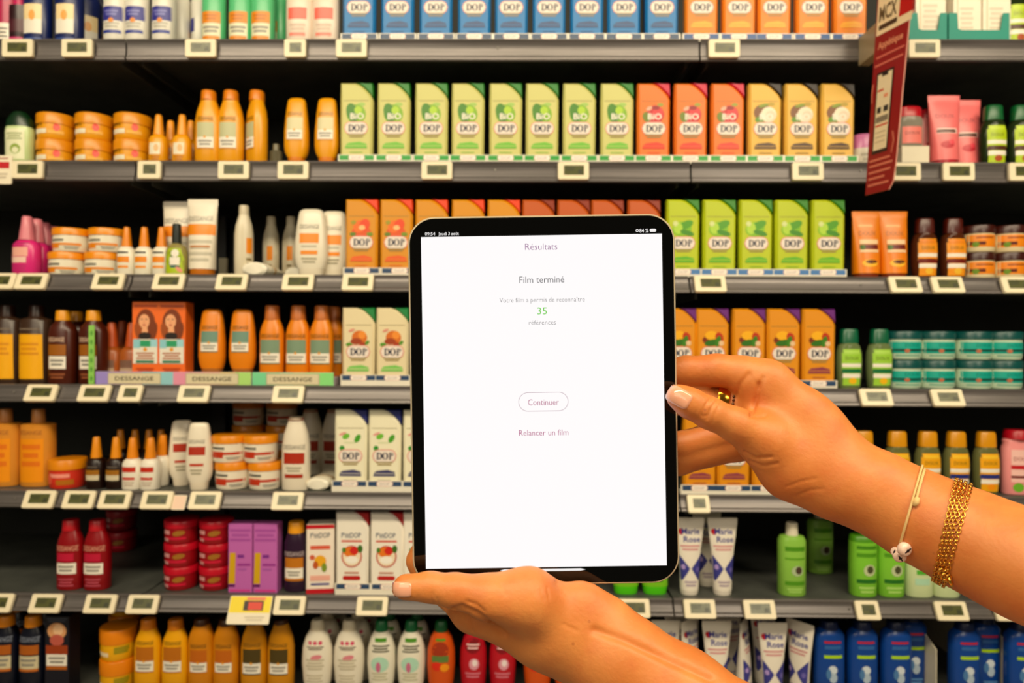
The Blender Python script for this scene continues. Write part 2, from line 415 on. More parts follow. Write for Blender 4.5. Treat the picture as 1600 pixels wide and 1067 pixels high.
def cond_bottle(name, body, cap, h, a, b, lab, n=2.6, obj='conditioner_bottle', base=.62):
    """bottle that stands on its cap, wide at mid height"""
    B = M(body, .3); C = M(cap, .35)
    capp = rnd(0, a * base, b * .8, 1.5) + [(h * .12, a * (base + .06), b * .85)]
    prof = [(h * .12, a * (base + .1), b * .85), (h * .2, a * .93, b * .95), (h * .3, a, b), (h * .5, a * .99, b), (h * .75, a * .88, b * .85), (h * .93, a * .76, b * .6), (h * .98, a * .68, b * .5), (h, a * .5, b * .35)]
    kind(name, obj, 'bottle', [('cap', C, capp, n), ('bottle_body', B, prof, n)], lab, b)
def jar(name, body, lid, h, a, lab, lidh=.3, obj='cream_jar', n=2.):
    B = M(body, .35); L = M(lid, .32)
    z = h * (1 - lidh)
    prof = rnd(0, a * .93, a * .93, 3) + [(z * .5, a * .97, a * .97), (z, a * .95, a * .95)]
    lidp = [(z, a, a), (h - 1.5, a, a), (h - .4, a * .975, a * .975), (h, a * .92, a * .92)]
    kind(name, obj, 'jar', [('jar_body', B, prof, n), ('lid', L, lidp, n)], lab, a)
def spray(name, body, top, h, a, lab, collar=None, obj='spray_bottle', b=None):
    B = M(body, .3); T = M(top, .35); b = b or a * .85
    zb = h * .60
    prof = rnd(0, a, b, 2) + [(zb * .5, a * 1.02, b), (zb * .85, a * .98, b), (zb * .95, a * .8, b * .8), (zb, a * .55, b * .6)]
    tp = [(zb, a * .58, a * .58), (zb + h * .2, a * .46, a * .46), (h - 2, a * .36, a * .36), (h, a * .3, a * .3)]
    kind(name, obj, 'spray bottle', [('bottle_body', B, prof, 2.5), ('spray_cap', T, tp, 2)], lab, b)
def tube_k(name, body, cap, h, a0, a1, lab, caph=.09, obj='hair_cream_tube'):
    """tube standing on its cap: round below, flat crimp on top"""
    B = M(body, .35); C = M(cap, .35); z = h * caph
    prof = [(z, a0, a0 * .8), (h * .3, a0 * 1.02, a0 * .72), (h * .6, a0 + (a1 - a0) * .5, a0 * .5), (h * .9, a1 * .98, 2.2), (h * .93, a1, .9), (h, a1, .8)]
    kind(name, obj, 'tube', [('cap', C, rnd(0, a0 * .93, a0 * .78, 1.5) + [(z, a0 * .93, a0 * .78)], 2.1), ('tube_body', B, prof, 2.3)], lab, a0 * .8)

def dess(z, h, w, top, mid, bot, ink='#6a5020'):      # word on top, colour block, white block, fine print
    return [('t', 'DESSANGE', 0, z + h + 6, 6, M(ink), w * 1.9, .01),
            ('r', -w, z + h * .45, w, z + h, M(top)), ('r', -w, z + h * .05, w, z + h * .45, WH),
            ('lines', -w * .8, z + h * .12, w * .8, z + h * .36, 2, GREY), ('e', 0, z + h * .45, 2, 2, GOLD), ('r', -w, z, w, z + h * .05, M(bot))]
K = '#eaa812'
neck_bottle('gold_shampoo', K, '#e08a10', 118, 20, 14, dess(24, 42, 13, '#c9c7a0', 0, '#c98a2a'), caph=.13, neck=.58, sh=.60)
cond_bottle('gold_conditioner', K, '#e08a10', 106, 19, 13, dess(38, 36, 12, '#d9d0a8', 0, '#c98a2a'))
jar('gold_jar', K, '#e29a10', 41, 27.5, [('t', 'DESSANGE', -14, 22, 5, M('#7a5a20'), 18, .0), ('r', -22, 8, 2, 15, CREAM), ('r', 4, 8, 22, 13, M('#f4c060')), ('e', 15, 18, 4, 6, M('#ee5a4a'))], .42)
spray('gold_spray', K, '#f0a528', 80, 14, [('r', -9, 16, 8, 34, CREAM), ('e', 2, 26, 4, 6, M('#e8c08a')), ('lines', -7, 6, 7, 14, 2, M('#c07a1a'))])
jar('orange_lid_jar', '#ece4d0', '#ee9c0e', 42, 31, [('lines', -20, 17, 4, 23, 1, M('#6a655a')), ('r', -24, 6, -4, 15, ORA), ('r', -4, 11, 26, 15, ORA), ('lines', 4, 4, 24, 10, 2, GREY)], .30)
spray('orange_cap_spray', '#efe8d6', '#e8920e', 77, 13.3, [('lines', -10, 34, 8, 39, 1, INK), ('r', -10, 21, 9, 30, ORA), ('r', -9, 12, 8, 16, M('#f0a040'))])
tube_k('tall_white_tube', '#ece3d2', '#c87a14', 121, 20, 24, [('t', 'DESSANGE', 0, 90, 8, M('#6a655a'), 38, .0), ('r', -22, 64, 22, 81, ORA), ('lines', -18, 20, 18, 58, 4, M('#c9c2b0')), ('r', -15, 44, 16, 47, M('#c07a1a'))])
neck_bottle('slim_white_bottle', '#ddd3bc', '#cfc4ac', 112, 14, 12, [('r', 2, 36, 11, 60, ORA), ('lines', 2, 10, 10, 30, 3, M('#8a7a50'))], caph=.14, sh=.6)
cond_bottle('white_conditioner', '#ece4d2', '#e6dcc8', 106, 26, 14, [('t', 'DESSANGE', 0, 78, 7, M('#5a554a'), 30, .0), ('r', -15, 52, 15, 67, ORA), ('r', -13, 34, 13, 40, ORA), ('lines', -12, 20, 12, 30, 2, M('#b0a890')), ('lines', -12, 44, 12, 50, 1, M('#c9c2b0'))], base=.72)
kind('oil_bottle', 'hair_oil_bottle', 'bottle', [('bottle_body', M('#b4a86a', .12, trans=.3), rnd(0, 16, 10, 2) + [(36, 16, 10), (46, 13, 9), (50, 6, 6)], 2.4), ('cap', M('#15241a', .3), [(50, 7, 7), (66, 7, 7), (80, 6.2, 6.2), (81, 5, 5)], 2)],
     [('p', [(-14, 3), (14, 3), (15, 24), (10, 42), (-8, 42), (-15, 30)], M('#b4c81c')), ('e', 0, 26, 11, 13, M('#5a7a1a')), ('e', 2, 34, 6, 6, WH), ('r', -6, 16, 9, 28, WH), ('r', -5, 12, 9, 15, M('#2a6a7a')), ('e', 8, 9, 6, 3, M('#e8a08a'), -40)], 10)
spray('pink_spray', '#e0368a', '#e08a96', 94, 20, [('r', -17, 46, 12, 51, M('#4a3030')), ('r', -16, 30, 10, 44, M('#f2b8a8')), ('r', -16, 20, 8, 29, M('#f2cfc0')), ('lines', -14, 5, 8, 17, 3, M('#c8307a'))], b=14)
ksh = '#e89018'
neck_bottle('copper_shampoo', ksh, '#c97a3a', 112, 18.8, 14, dess(20, 38, 15, '#8aa088', 0, '#6a7a5a'), caph=.2, neck=.6, sh=.60)
cond_bottle('copper_conditioner', ksh, '#b0743a', 105, 20.5, 13, [('cap',)] and dess(38, 33, 13, '#7a9a8a', 0, '#7a7a5a'), base=.7)
spray('copper_spray', '#b0642a', '#c8602a', 78, 14, [('r', -10, 10, 9, 30, M('#c0a890')), ('r', -10, 20, 9, 30, M('#8a6a5a'))])
neck_bottle('argan_bottle', '#5a2410', '#e8a41c', 116, 21, 15, [('t', 'DESSANGE', -2, 70, 7, M('#e6c8b0'), 26, .01), ('r', -15, 45, 13, 62, M('#a86a1a')), ('r', -14, 24, 13, 44, WH), ('lines', -11, 28, 10, 40, 2, GREY), ('lines', -12, 8, 12, 18, 2, M('#a0603a'))], caph=.14, neck=.5, sh=.7)
neck_bottle('big_brown_bottle', '#4a3426', '#3a2014', 124, 23.5, 18, [('p', [(-20, 8), (19, 8), (18, 78), (-20, 78)], M('#f6b80c')), ('lines', -16, 44, 14, 66, 3, M('#e09a10')), ('lines', -18, 84, 15, 88, 1, M('#8a7a6a'))], caph=.15, neck=.45, sh=.8)
neck_bottle('big_orange_bottle', '#e09a3c', '#d09050', 122, 25.5, 18, [('t', 'DESSANGE', -4, 86, 7, M('#a8683a'), 40, .0), ('p', [(-20, 8), (18, 8), (18, 76), (-20, 76)], M('#f4a00e')), ('lines', -16, 30, 14, 70, 3, M('#e8821a'))], caph=.18, neck=.38, sh=.80)
jar('coral_jar', '#d8402a', '#e8960e', 45, 27, [('r', -14, 18, 16, 24, M('#f0a090')), ('r', -2, 7, 20, 15, M('#c07a1a')), ('e', -16, 14, 7, 8, M('#e86a50'))], .34)
neck_bottle('red_shampoo', '#9a101c', '#c01a2a', 108, 20, 14, [('t', 'DESSANGE', 0, 66, 8, M('#d8a08a'), 34, .015), ('r', -14, 46, 12, 58, M('#c82048')), ('r', -15, 26, 15, 43, WH), ('lines', -12, 29, 12, 40, 2, GREY), ('lines', -12, 6, 12, 20, 3, M('#c0586a'))], caph=.15, neck=.6, sh=.62)
jar('red_jar', '#a00c1e', '#c41030', 36, 26, [('r', -20, 16, -8, 22, M('#d8a0a0')), ('e', 6, 18, 9, 4, M('#a8762a'), 8), ('r', -16, 8, 16, 12, M('#d82048')), ('r', -20, 5, -10, 10, M('#d8a0a0'))], .3)
jar('red_white_jar', '#ece2d0', '#e8960e', 42, 27, [('lines', -20, 20, 2, 26, 1, M('#6a655a')), ('r', -20, 8, 0, 18, M('#c8421e')), ('r', 0, 13, 24, 17, M('#c8421e')), ('lines', 4, 5, 22, 10, 2, GREY)], .28)
spray('red_white_spray', '#efe8da', '#e8940e', 80, 14.5, [('r', -11, 28, 10, 36, M('#cc3a22')), ('r', -10, 16, 9, 20, M('#cc3a22')), ('lines', -8, 6, 8, 14, 2, M('#c9b8a8'))])
spray('brown_spray', '#2a1208', '#e89a12', 80, 14, [('r', -11, 22, 10, 30, M('#a8741c')), ('r', -11, 14, 10, 22, M('#d8ccb0')), ('lines', -8, 32, 8, 37, 1, M('#6a6058'))])
cond_bottle('red_white_conditioner', '#ece2d0', '#e8dcc8', 104, 20, 12, [('t', 'DESSANGE', -1, 76, 6, M('#6a6558'), 24, .0), ('r', -13, 55, 12, 68, M('#b83a1c')), ('r', -11, 38, 10, 42, M('#c84a2a')), ('lines', -10, 24, 8, 34, 2, M('#b0a890'))], base=.64)
neck_bottle('red_white_shampoo', '#ece2d0', '#d8c8b0', 114, 21.5, 14, [('t', 'DESSANGE', 0, 68, 7, M('#5a554a'), 34, .0), ('r', -16, 42, 16, 59, M('#b83a1a')), ('r', -14, 20, 14, 26, M('#b03a1a')), ('lines', -12, 29, 12, 38, 2, M('#b0a890')), ('r', -12, 108, 12, 112, M('#b83a1a'))], caph=.04, neck=.55, sh=.60)
neck_bottle('plum_shampoo', '#3a1f3c', '#e8a41c', 108, 17.5, 14, [('t', 'DESSANGE', 0, 60, 7, M('#c8b8b8'), 30, .01), ('r', -14, 38, 14, 54, M('#c8801c')), ('r', -14, 22, 14, 38, WH), ('lines', -10, 25, 10, 34, 2, GREY), ('r', -14, 18, 14, 22, M('#c8801c'))], caph=.16, neck=.7, sh=.70)
def box_k(name, col, w, h, d, decals, obj='product_box', top=None):
    parts = [('box_body', M(col, .45), 'prism', [(-w, 0), (w, 0), (w, h), (-w, h)], -d, d, .6)]
    kind(name, obj, 'box', parts, decals, d)
box_k('purple_box', '#c872bc', 18.5, 106, 12, [('lines', -16, 78, 16, 100, 3, M('#b45fae')), ('p', [(-18, 14), (-8, 14), (-7, 62), (-16, 62)], M('#d8b01c')), ('p', [(-18, 9), (-8, 9), (-8, 13), (-18, 13)], M('#6a1a6a')), ('r', -4, 54, 6, 59, M('#8a3a9a')), ('r', -4, 42, 16, 45, M('#a03a9a')), ('r', -4, 35, 10, 38, M('#b868b8')), ('r', -16, 2, 16, 5, M('#d84a9a'))])
box_k('kids_box', '#f3e6d8', 21, 106, 15, [('r', -21, 100, 21, 106, RED), ('r', -21, 0, 21, 7, RED), ('t', "P'titDOP", 0, 90, 8, M('#5a6a7a'), 30, .01), ('r', -15, 68, 15, 74, M('#e06a50')), ('e', 0, 50, 9, 9, M('#f0b42a')), ('e', -7, 44, 4, 6, M('#c8642a')), ('e', 6, 40, 4, 7, M('#8aa03a')), ('e', -12, 56, 4, 4, M('#d86a4a')), ('r', -15, 20, 15, 28, M('#f0b8a8')), ('r', -14, 13, 14, 16, M('#5a5a9a'))])
def woman_box():
    SK = M('#f0b48a'); HR = M('#8a4418'); HR2 = M('#a85a24')
    D = [('r', -18, 108, 18, 111, M('#b84a1c')), ('e', 0, 84, 15, 21, HR), ('e', -11, 70, 6, 14, HR2, 12), ('e', 12, 70, 6, 15, HR, -12), ('e', -2, 86, 8.5, 11, SK), ('p', [(-6, 66), (4, 66), (3, 78), (-5, 78)], SK),
         ('e', -1, 63, 10, 6, M('#30241e')), ('e', -5.5, 89, 1.5, .8, INK), ('e', 1.5, 89, 1.5, .8, INK), ('e', -2, 80, 2.6, .9, M('#c0483a')), ('r', -2.6, 83, -1.6, 87, M('#e09a72')),
         ('p', [(-19, 20), (19, 20), (19, 58), (-19, 58)], M('#ece6da')), ('p', [(-19, 44), (-8, 44), (-8, 58), (-19, 58)], M('#9ad0d8')), ('p', [(8, 46), (19, 46), (19, 58), (8, 58)], M('#a8d8e0')), ('r', -8, 46, 8, 56, M('#3aa878')),
         ('e', 0, 42, 3, 3, GOLD), ('lines', -14, 26, 14, 38, 3, M('#c07a5a')), ('r', -14, 21, 14, 25, M('#3a8a6a')), ('lines', -14, 4, 14, 14, 3, M('#c8581c'))]
    box_k('woman_box', '#f07a28', 21, 116, 14, D, 'hair_colour_box')
woman_box()
# right bay
tube_k('pink_tube', '#ee7f80', '#c01038', 114, 20.5, 25, [('t', 'DOUX', -2, 80, 7, M('#b0606a'), 28, .0), ('r', -16, 52, 14, 60, M('#f8d8d0')), ('r', -16, 53, 12, 58, M('#6a3a2a')), ('e', -2, 34, 10, 6, M('#c8203a')), ('e', 4, 38, 4, 4, M('#e85060'))], caph=.09, obj='shower_cream_tube')
tube_k('orange_tube', '#ec8e10', '#8a3a10', 106, 20, 22, [('lines', -14, 80, 8, 86, 1, M('#f8c080')), ('t', 'DOUX', -1, 71, 7, M('#a85a10'), 26, .0), ('r', -14, 54, 14, 61, M('#f6d8b0')), ('r', -14, 46, 14, 53, M('#7a1a14')), ('e', -10, 49, 4, 4, M('#5a7a1a')), ('r', -14, 41, 14, 45, M('#f6d8b0')), ('e', 0, 24, 12, 6, M('#f6c03a')), ('e', 2, 26, 9, 3, M('#6a3010'))], caph=.08, obj='shower_cream_tube')
def doux(name, liq, cap, lab, top, band, h=94, fruit='#f0c020'):
    B = M(liq, .1, trans=.35); a = 20
    prof = rnd(0, 17, 11, 2) + [(h * .2, 19, 12), (h * .45, a, 12.5), (h * .62, 19, 12), (h * .72, 16, 11), (h * .76, 12, 10)]
    lp = [(-13, 5), (13, 5), (15, h * .25), (16, h * .45), (15, h * .6), (12, h * .68), (-12, h * .68), (-15, h * .6), (-16, h * .45), (-15, h * .25)]
    def band_r(z0, z1, m, q=14.5): return ('r', -q, z0, q, z1, m)
    D = [band_r(5, h * .66, M(lab), 13), band_r(h * .3, h * .6, M(lab), 14.8), band_r(h * .36, h * .42, WH), band_r(h * .26, h * .33, M(band)), band_r(h * .18, h * .25, WH, 13.6), ('t', 'DOUX', 0, h * .51, 5.5, M('#5a5a20'), 20, .0), ('e', 1, h * .13, 6, 5, M(fruit)), ('r', -12, h * .58, 12, h * .64, M(top))]
    kind(name, 'shower_gel_bottle', 'bottle', [('bottle_body', B, prof, 2.3), ('cap', M(cap, .3), [(h * .76, 14, 9.5), (h * .97, 13, 9), (h, 11.5, 7.5)], 2.8)], D, 12.5)
doux('gel_green', '#8a9a6a', '#0a6a4a', '#a6d24a', '#b8dc6a', '#1a7a4a', 92)
doux('gel_yellow', '#8a8a5a', '#d89a10', '#f0b010', '#f6c83a', '#2a3a8a', 96, '#f6a010')
doux('gel_brown', '#6a3a20', '#5a1c0c', '#f0a01c', '#e8901a', '#7a1c10', 94, '#f0c040')
doux('gel_lime', '#3a4a2a', '#0f6a3a', '#bcd21c', '#c8dc3a', '#5a2a1a', 96, '#b85a2a')
jar('teal_jar', '#cfe0c8', '#0c5a58', 45, 29, [('r', -25, 10, 25, 28, M('#14b0a0')), ('t', 'DOUX', 3, 23, 5, M('#0a6a60'), 24, .0), ('r', -26, 13, 26, 17, M('#1a5a50')), ('e', -6, 14, 4, 3, M('#c87a5a')), ('lines', -20, 4, 16, 9, 1, M('#8ab8a0'))], .28)
jar('orange_jar', '#e8d8b0', '#4a1808', 42, 25, [('r', -22, 8, 22, 27, M('#ee941a')), ('lines', -14, 20, 12, 25, 1, M('#a85a10')), ('r', -22, 11, -2, 16, M('#6a2010')), ('e', -14, 12, 4, 4, M('#7a9a2a'))], .3)
def marie(name):
    B = M('#ece4d8', .35); h = 118
    prof = [(8, 14.2, 12), (36, 15, 11), (70, 18, 7.5), (106, 22.5, 2), (110, 23, .9), (118, 23, .8)]
    V = M('#4a4a9a')
    D = [('e', -14, 97, 4, 5, RED, 30), ('t', 'Marie', 1, 98, 9, V, 28, .02), ('t', 'Rose', 3, 86, 9, V, 26, .02), ('lines', -15, 68, 15, 78, 2, M('#d8a0a0')),
         ('p', [(-16.6, 62), (-1, 42), (-13, 22), (-14.2, 24)], V), ('p', [(16.6, 62), (14.2, 24), (13, 22), (1, 42)], V), ('e', -11, 44, 3, 4, M('#b8a0d8')), ('e', 11, 40, 3, 4, M('#7a70b8')), ('lines', -9, 14, 9, 24, 2, M('#b8a8b8'))]
    kind(name, 'lice_treatment_tube', 'tube', [('cap', M('#e8e0d4', .35), rnd(0, 13.4, 11.5, 1.5) + [(8, 14, 12)], 2.1), ('tube_body', B, prof, 2.3)], D, 13)
marie('marie_tube')
kind('green_cylinder', 'shampoo_bottle', 'bottle', [('bottle_body', M('#98c858', .3), rnd(0, 21, 16, 2.5) + [(50, 21, 16), (84, 21, 16), (90, 18, 14), (92, 10, 9)], 2.3), ('cap', M('#e6dcc8', .35), [(92, 9.5, 9.5), (110, 8.6, 8.6), (111, 7.5, 7.5)], 2)],
     [('r', -15, 70, 15, 77, M('#5f9e22')), ('r', -15, 57, 15, 60, M('#6faa2a')), ('e', 3, 40, 9, 8, M('#b8c8a0')), ('e', 5, 41, 5, 6, M('#5a4a3a')), ('r', -15, 18, 15, 24, M('#5f9e22')), ('lines', -12, 6, 12, 14, 2, M('#b4dc7a'))], 16)
kind('green_flat_cap', 'shampoo_bottle', 'bottle', [('bottle_body', M('#8ccc44', .3), rnd(0, 20, 15, 2.5) + [(50, 20.5, 15.5), (84, 20, 15)], 2.4), ('cap', M('#5a9a22', .35), [(84, 20, 15), (91, 19.5, 14.5), (93, 18, 13)], 2.4)],
     [('r', -15, 74, 15, 79, M('#4f8f1c')), ('r', -15, 62, 15, 68, M('#5fa022')), ('e', 3, 42, 9, 9, M('#c8d0a8')), ('e', 4, 43, 5, 6, M('#5a5a3a')), ('r', -15, 22, 15, 28, M('#2f7a2a')), ('lines', -12, 6, 12, 18, 2, M('#b4dc7a'))], 15)
kind('pale_flat_cap', 'shampoo_bottle', 'bottle', [('bottle_body', M('#d6e2b4', .3), rnd(0, 21, 15, 2.5) + [(50, 21, 15.5), (84, 20, 15)], 2.4), ('cap', M('#c8d8a0', .35), [(84, 20, 15), (91, 19.5, 14.5), (93, 18, 13)], 2.4)],
     [('e', 1, 58, 4, 6, M('#7a8a3a')), ('r', -10, 36, 12, 43, M('#5fb83a')), ('r', -12, 20, 10, 30, M('#b8dcc0'))], 15)
cond_bottle('cap_foot_lime', '#8ccf2a', '#5fd018', 108, 21, 14, [('r', -12, 40, 12, 60, M('#e8f0c0')), ('lines', -10, 20, 10, 34, 3, M('#4f9a1c'))], base=.85)
# bottom shelf
def oval(name, body, cap, lab, h=114, a=24, n=2.1, capshape=0):
    B = M(body, .32); C = M(cap, .35)
    prof = rnd(0, a * .78, 13, 2) + [(h * .2, a * .92, 15), (h * .42, a, 16), (h * .62, a * .96, 15.5), (h * .78, a * .74, 13), (h * .86, a * .5, 11)]
    cp = [(h * .86, a * .46, 10), (h * .97, a * .42, 9.2), (h, a * .33, 7)]
    kind(name, 'shampoo_bottle', 'bottle', [('bottle_body', B, prof, n), ('cap', C, cp, 2.1)], lab, 16)
oval('white_oval', '#ece4d4', '#ddd2bc', [('e', -8, 82, 3, 3, M('#d8587a')), ('e', 0, 82, 3, 3, M('#d8587a')), ('e', 8, 82, 3, 3, M('#d8587a')), ('lines', -13, 71, 13, 77, 2, M('#6a5a4a')), ('e', 2, 60, 9, 4, M('#e0909a'), 10), ('lines', -14, 40, 14, 58, 4, M('#c9bfa8')), ('lines', -13, 20, 12, 34, 3, M('#d0c6b0'))])
oval('white_green_oval', '#ece6d6', '#1f7a4a', [('r', -8, 84, 10, 90, M('#5a9a2a')), ('lines', -12, 68, 14, 80, 3, M('#4a4a3a')), ('e', 0, 50, 14, 12, M('#b8dcc8')), ('e', -2, 46, 4, 8, M('#d07a9a')), ('lines', -12, 24, 12, 38, 3, M('#c9c4a8'))], a=22)
oval('orange_oval', '#d8601a', '#1a6a3a', [('r', -7, 86, 8, 90, M('#6a9a2a')), ('e', 0, 72, 13, 13, M('#a8401a')), ('r', -13, 54, 13, 64, M('#6a8a4a')), ('e', -5, 48, 8, 7, M('#e0381a')), ('e', 7, 46, 7, 6, M('#f0a01c'))], a=22)
oval('red_oval', '#c01c30', '#a81428', [('e', 0, 80, 13, 12, M('#8a1020')), ('lines', -10, 74, 10, 84, 2, M('#e8c0c0')), ('e', 2, 52, 8, 9, M('#e0a0b0')), ('e', 3, 54, 4, 5, M('#f0e0e0')), ('lines', -12, 30, 12, 40, 2, M('#d88090'))], a=21)
neck_bottle('yellow_shampoo', '#efb008', '#e08a10', 114, 20.5, 14, dess(34, 40, 14, '#c47a14', 0, '#c87a1a'), caph=.13, neck=.56, sh=.62)
neck_bottle('amber_shampoo', '#d2920e', '#5a3410', 115, 20.5, 14, dess(32, 40, 14, '#5a4a1c', 0, '#4a3a1c'), caph=.06, neck=.52, sh=.62)
neck_bottle('amber_white_shampoo', '#d68e0e', '#5a3410', 115, 20, 14, dess(34, 36, 13, '#c87210', 0, '#c87a1a'), caph=.08, neck=.58, sh=.70)
neck_bottle('navy_shampoo', '#14182c', '#e8960e', 118, 19.5, 14, [('t', 'DESSANGE', 0, 84, 8, M('#8a90a0'), 32, .02), ('r', -15, 60, 15, 75, M('#b86a1c')), ('r', -15, 38, 15, 58, M('#d8ccac')), ('lines', -12, 41, 12, 55, 2, GREY), ('r', -15, 34, 15, 38, M('#c8741c'))], caph=.14, neck=.62, sh=.70)
box_k('navy_box', '#181628', 19, 121, 14, [('lines', -16, 112, 16, 119, 2, M('#4a5060')), ('e', 0, 98, 15, 13, M('#e0a878')), ('e', 2, 100, 8, 9, M('#f0c8a0')), ('e', 0, 84, 11, 9, M('#c86a5a')), ('r', -17, 62, 17, 76, M('#a84a1c')), ('r', -16, 44, 16, 62, WH), ('lines', -13, 47, 13, 59, 2, GREY), ('r', -16, 38, 16, 44, M('#b86a1c'))], 'hair_care_box')
jar('yellow_jar', '#f0b60c', '#e8900c', 46, 26, [('r', -24, 8, -2, 14, M('#f6e2c0')), ('r', 6, 12, 24, 22, M('#a8981c'))], .45)
cond_bottle('blue_bottle_a', '#164a92', '#0c2c5c', 130, 24, 15, [], base=.8)
neck_bottle('blue_bottle', '#164f9c', '#0a2350', 121, 22.5, 14, [('lines', -13, 88, 13, 94, 1, M('#c8283a')), ('lines', -12, 78, 13, 88, 1, M('#3a70b0')), ('r', -13, 66, 15, 71, M('#b4d81c')), ('e', 0, 48, 7, 7, M('#d8e0e8')), ('e', 1, 36, 6, 8, M('#b8c8d8')), ('e', -6, 42, 4, 8, M('#5a88b8')), ('lines', -10, 12, 12, 22, 2, M('#6a98c8'))], caph=.1, neck=.6, sh=.82, n=2.6)
# top shelf
neck_bottle('navy_cream_bottle', '#1a2c6a', '#141c40', 130, 21, 14, [('r', -14, 18, 14, 64, M('#f2dcae')), ('r', -14, 18, 14, 40, M('#ece6da')), ('e', 0, 46, 5, 8, M('#f0b05a')), ('r', -14, 5, 14, 11, M('#3a5aa0'))], caph=.2)
neck_bottle('white_blue_bottle', '#e6e2d8', '#c8c8d0', 130, 17.5, 14, [('r', -16, 38, 16, 60, M('#3a3a9a')), ('lines', -10, 45, 10, 55, 2, M('#8a8ac8')), ('e', 0, 38, 4, 4, ORA), ('r', -14, 18, 14, 23, M('#3a4aa0')), ('lines', -12, 26, 12, 36, 2, M('#c0bcb0'))], caph=.2)
neck_bottle('mint_bottle', '#6ac890', '#4aa878', 130, 18, 14, [('r', -15, 8, 14, 50, M('#e8e4c8')), ('r', -15, 34, 14, 52, M('#e8961a')), ('lines', -11, 38, 10, 48, 2, M('#c87a14')), ('r', -14, 8, 13, 14, M('#e8961a')), ('lines', -12, 18, 12, 30, 2, GREY)], caph=.2)
neck_bottle('salmon_bottle', '#ecdccc', '#d8c0b0', 130, 21, 14, [('r', -15, 40, 14, 58, M('#ee7a6a')), ('r', -13, 14, 12, 19, M('#f09080')), ('lines', -12, 22, 12, 34, 2, M('#d8c0b0'))], caph=.2)
neck_bottle('magenta_bottle', '#3a1620', '#c81a6a', 92, 16, 12, [('r', -12, 20, 12, 40, M('#5a2030')), ('r', -11, 6, 11, 12, M('#c83a7a'))], caph=.4)
neck_bottle('magenta_label_bottle', '#b81a5a', '#8a1040', 110, 17, 12, [('r', -12, 6, 12, 34, WH), ('lines', -10, 10, 10, 28, 3, GREY)], caph=.3)
box_k('white_pharmacy_box', '#f4ead8', 23, 112, 16, [('lines', -12, 20, 10, 60, 5, M('#ddd0bc')), ('r', -17, 10, -15, 90, M('#e0cdb0'))], 'white_product_box')
kind('dark_green_bottle', 'shampoo_bottle', 'bottle', [('bottle_body', M('#cfe0a8', .25), rnd(0, 20, 14, 2) + [(52, 21, 14), (60, 20, 13)], 2.5), ('cap', M('#123a1e', .3), [(60, 21, 13), (72, 19, 12), (80, 13, 10), (84, 9, 8)], 2.4)],
     [('r', -15, 8, 15, 56, M('#e8e8c8')), ('e', 2, 24, 8, 8, M('#9ab04a')), ('e', 2, 22, 5, 5, M('#e8e8c8')), ('lines', -12, 38, 12, 50, 3, M('#b0b88a'))], 14)
kind('clear_red_jar', 'scrub_jar', 'jar', [('jar_body', M('#b0a89a', .1, trans=.3), rnd(0, 21, 15, 2) + [(40, 21, 15), (46, 19, 14)], 2.4), ('lid', M('#c00c28', .3), [(46, 19, 14), (60, 18.5, 13.5), (62, 17, 12)], 2.4)],
     [('r', -15, 4, 15, 30, M('#f08a80')), ('t', 'DOUX', 0, 20, 5, M('#8a2a30'), 22, .0)], 15)
box_k('white_small_box', '#ece2cc', 21, 31, 14, [], 'small_white_box')
neck_bottle('clear_bottle', '#8a8268', '#7a745c', 60, 16, 12, [], trans=.5, caph=.3)
box_k('clear_tester', '#a8a290', 12, 70, 8, [], 'product_box')
kind('pink_white_jar', 'cream_jar', 'jar', [('jar_body', M('#d8d0c0', .3), rnd(0, 22, 16, 2) + [(26, 22, 16)], 2.4), ('lid', M('#c87aa8', .3), [(26, 22, 16), (44, 21, 15), (46, 19, 14)], 2.4)], [('lines', -14, 6, 14, 20, 2, M('#b0a898'))], 16)
neck_bottle('pink_gel', '#f0a0a0', '#b8102a', 100, 22, 13, [('r', -15, 20, 15, 70, M('#f4c8c0')), ('r', -15, 40, 15, 46, RED), ('r', -15, 26, 15, 30, M('#7a1a1a')), ('e', -5, 12, 8, 7, M('#7ab83a')), ('t', 'DOUX', 0, 56, 6, M('#a03a4a'), 24, .0)], caph=.14, neck=.8, sh=.72)

# ------------------------------------------------------------------ shelving
YF = 1.6                               # front of the shelves
SHELF_PX = [65, 255, 432, 605, 771, 932, 1098]
ROWN = ['top', 'second', 'third', 'fourth', 'fifth', 'sixth', 'bottom']
TILT = [R(0), R(2), R(24), R(26), R(27), R(27), R(27)]
ZS = [at(800, p, YF).z for p in SHELF_PX]
J1 = [200, 215, 211, 226, 229, 226, 226]; J2 = [1092, 1078, 1075, 1072, 1060, 1050, 1050]
XL, XR = at(-330, 500, YF).x, at(1960, 500, YF).x
BAY = ['left', 'middle', 'right']
wall = MB(); wall.box(XL - .05, XR + .05, YF + .49, YF + .53, 0, 2.75, BACK)
for px in (207, 1075):
    x = at(px, 500, YF).x; wall.box(x - .02, x + .02, YF + .465, YF + .49, 0, 2.75, M('#2a2a28', .5))
tag(link('wall_back', wall.mesh('wall_back', smooth=False)), kind='structure')
fl = MB(); fl.box(-3.2, 3.2, -2.5, YF + .6, -.05, 0, FLOOR)
tag(link('floor', fl.mesh('floor', smooth=False)), kind='structure')
RAILH = .049
RF = [1, .95, .86, .86, .78, .78, .78]
def rail_profile(t, f):
    # local outline (y towards the aisle is negative), rotated by the tilt
    loc = [(0, .001), (-.004, .003), (-.009, .002), (-.0105, -.002), (-.0085, -.006), (-.0075, -.0085), (-.0065, -.020), (-.0075, -.034), (-.0075, -.036), (-.0105, -.040), (-.0105, -.046), (-.008, -RAILH), (-.001, -RAILH)]
    c, s = math.cos(t), math.sin(t)
    return [(y * c + z * f * s, z * f * c) for y, z in loc]
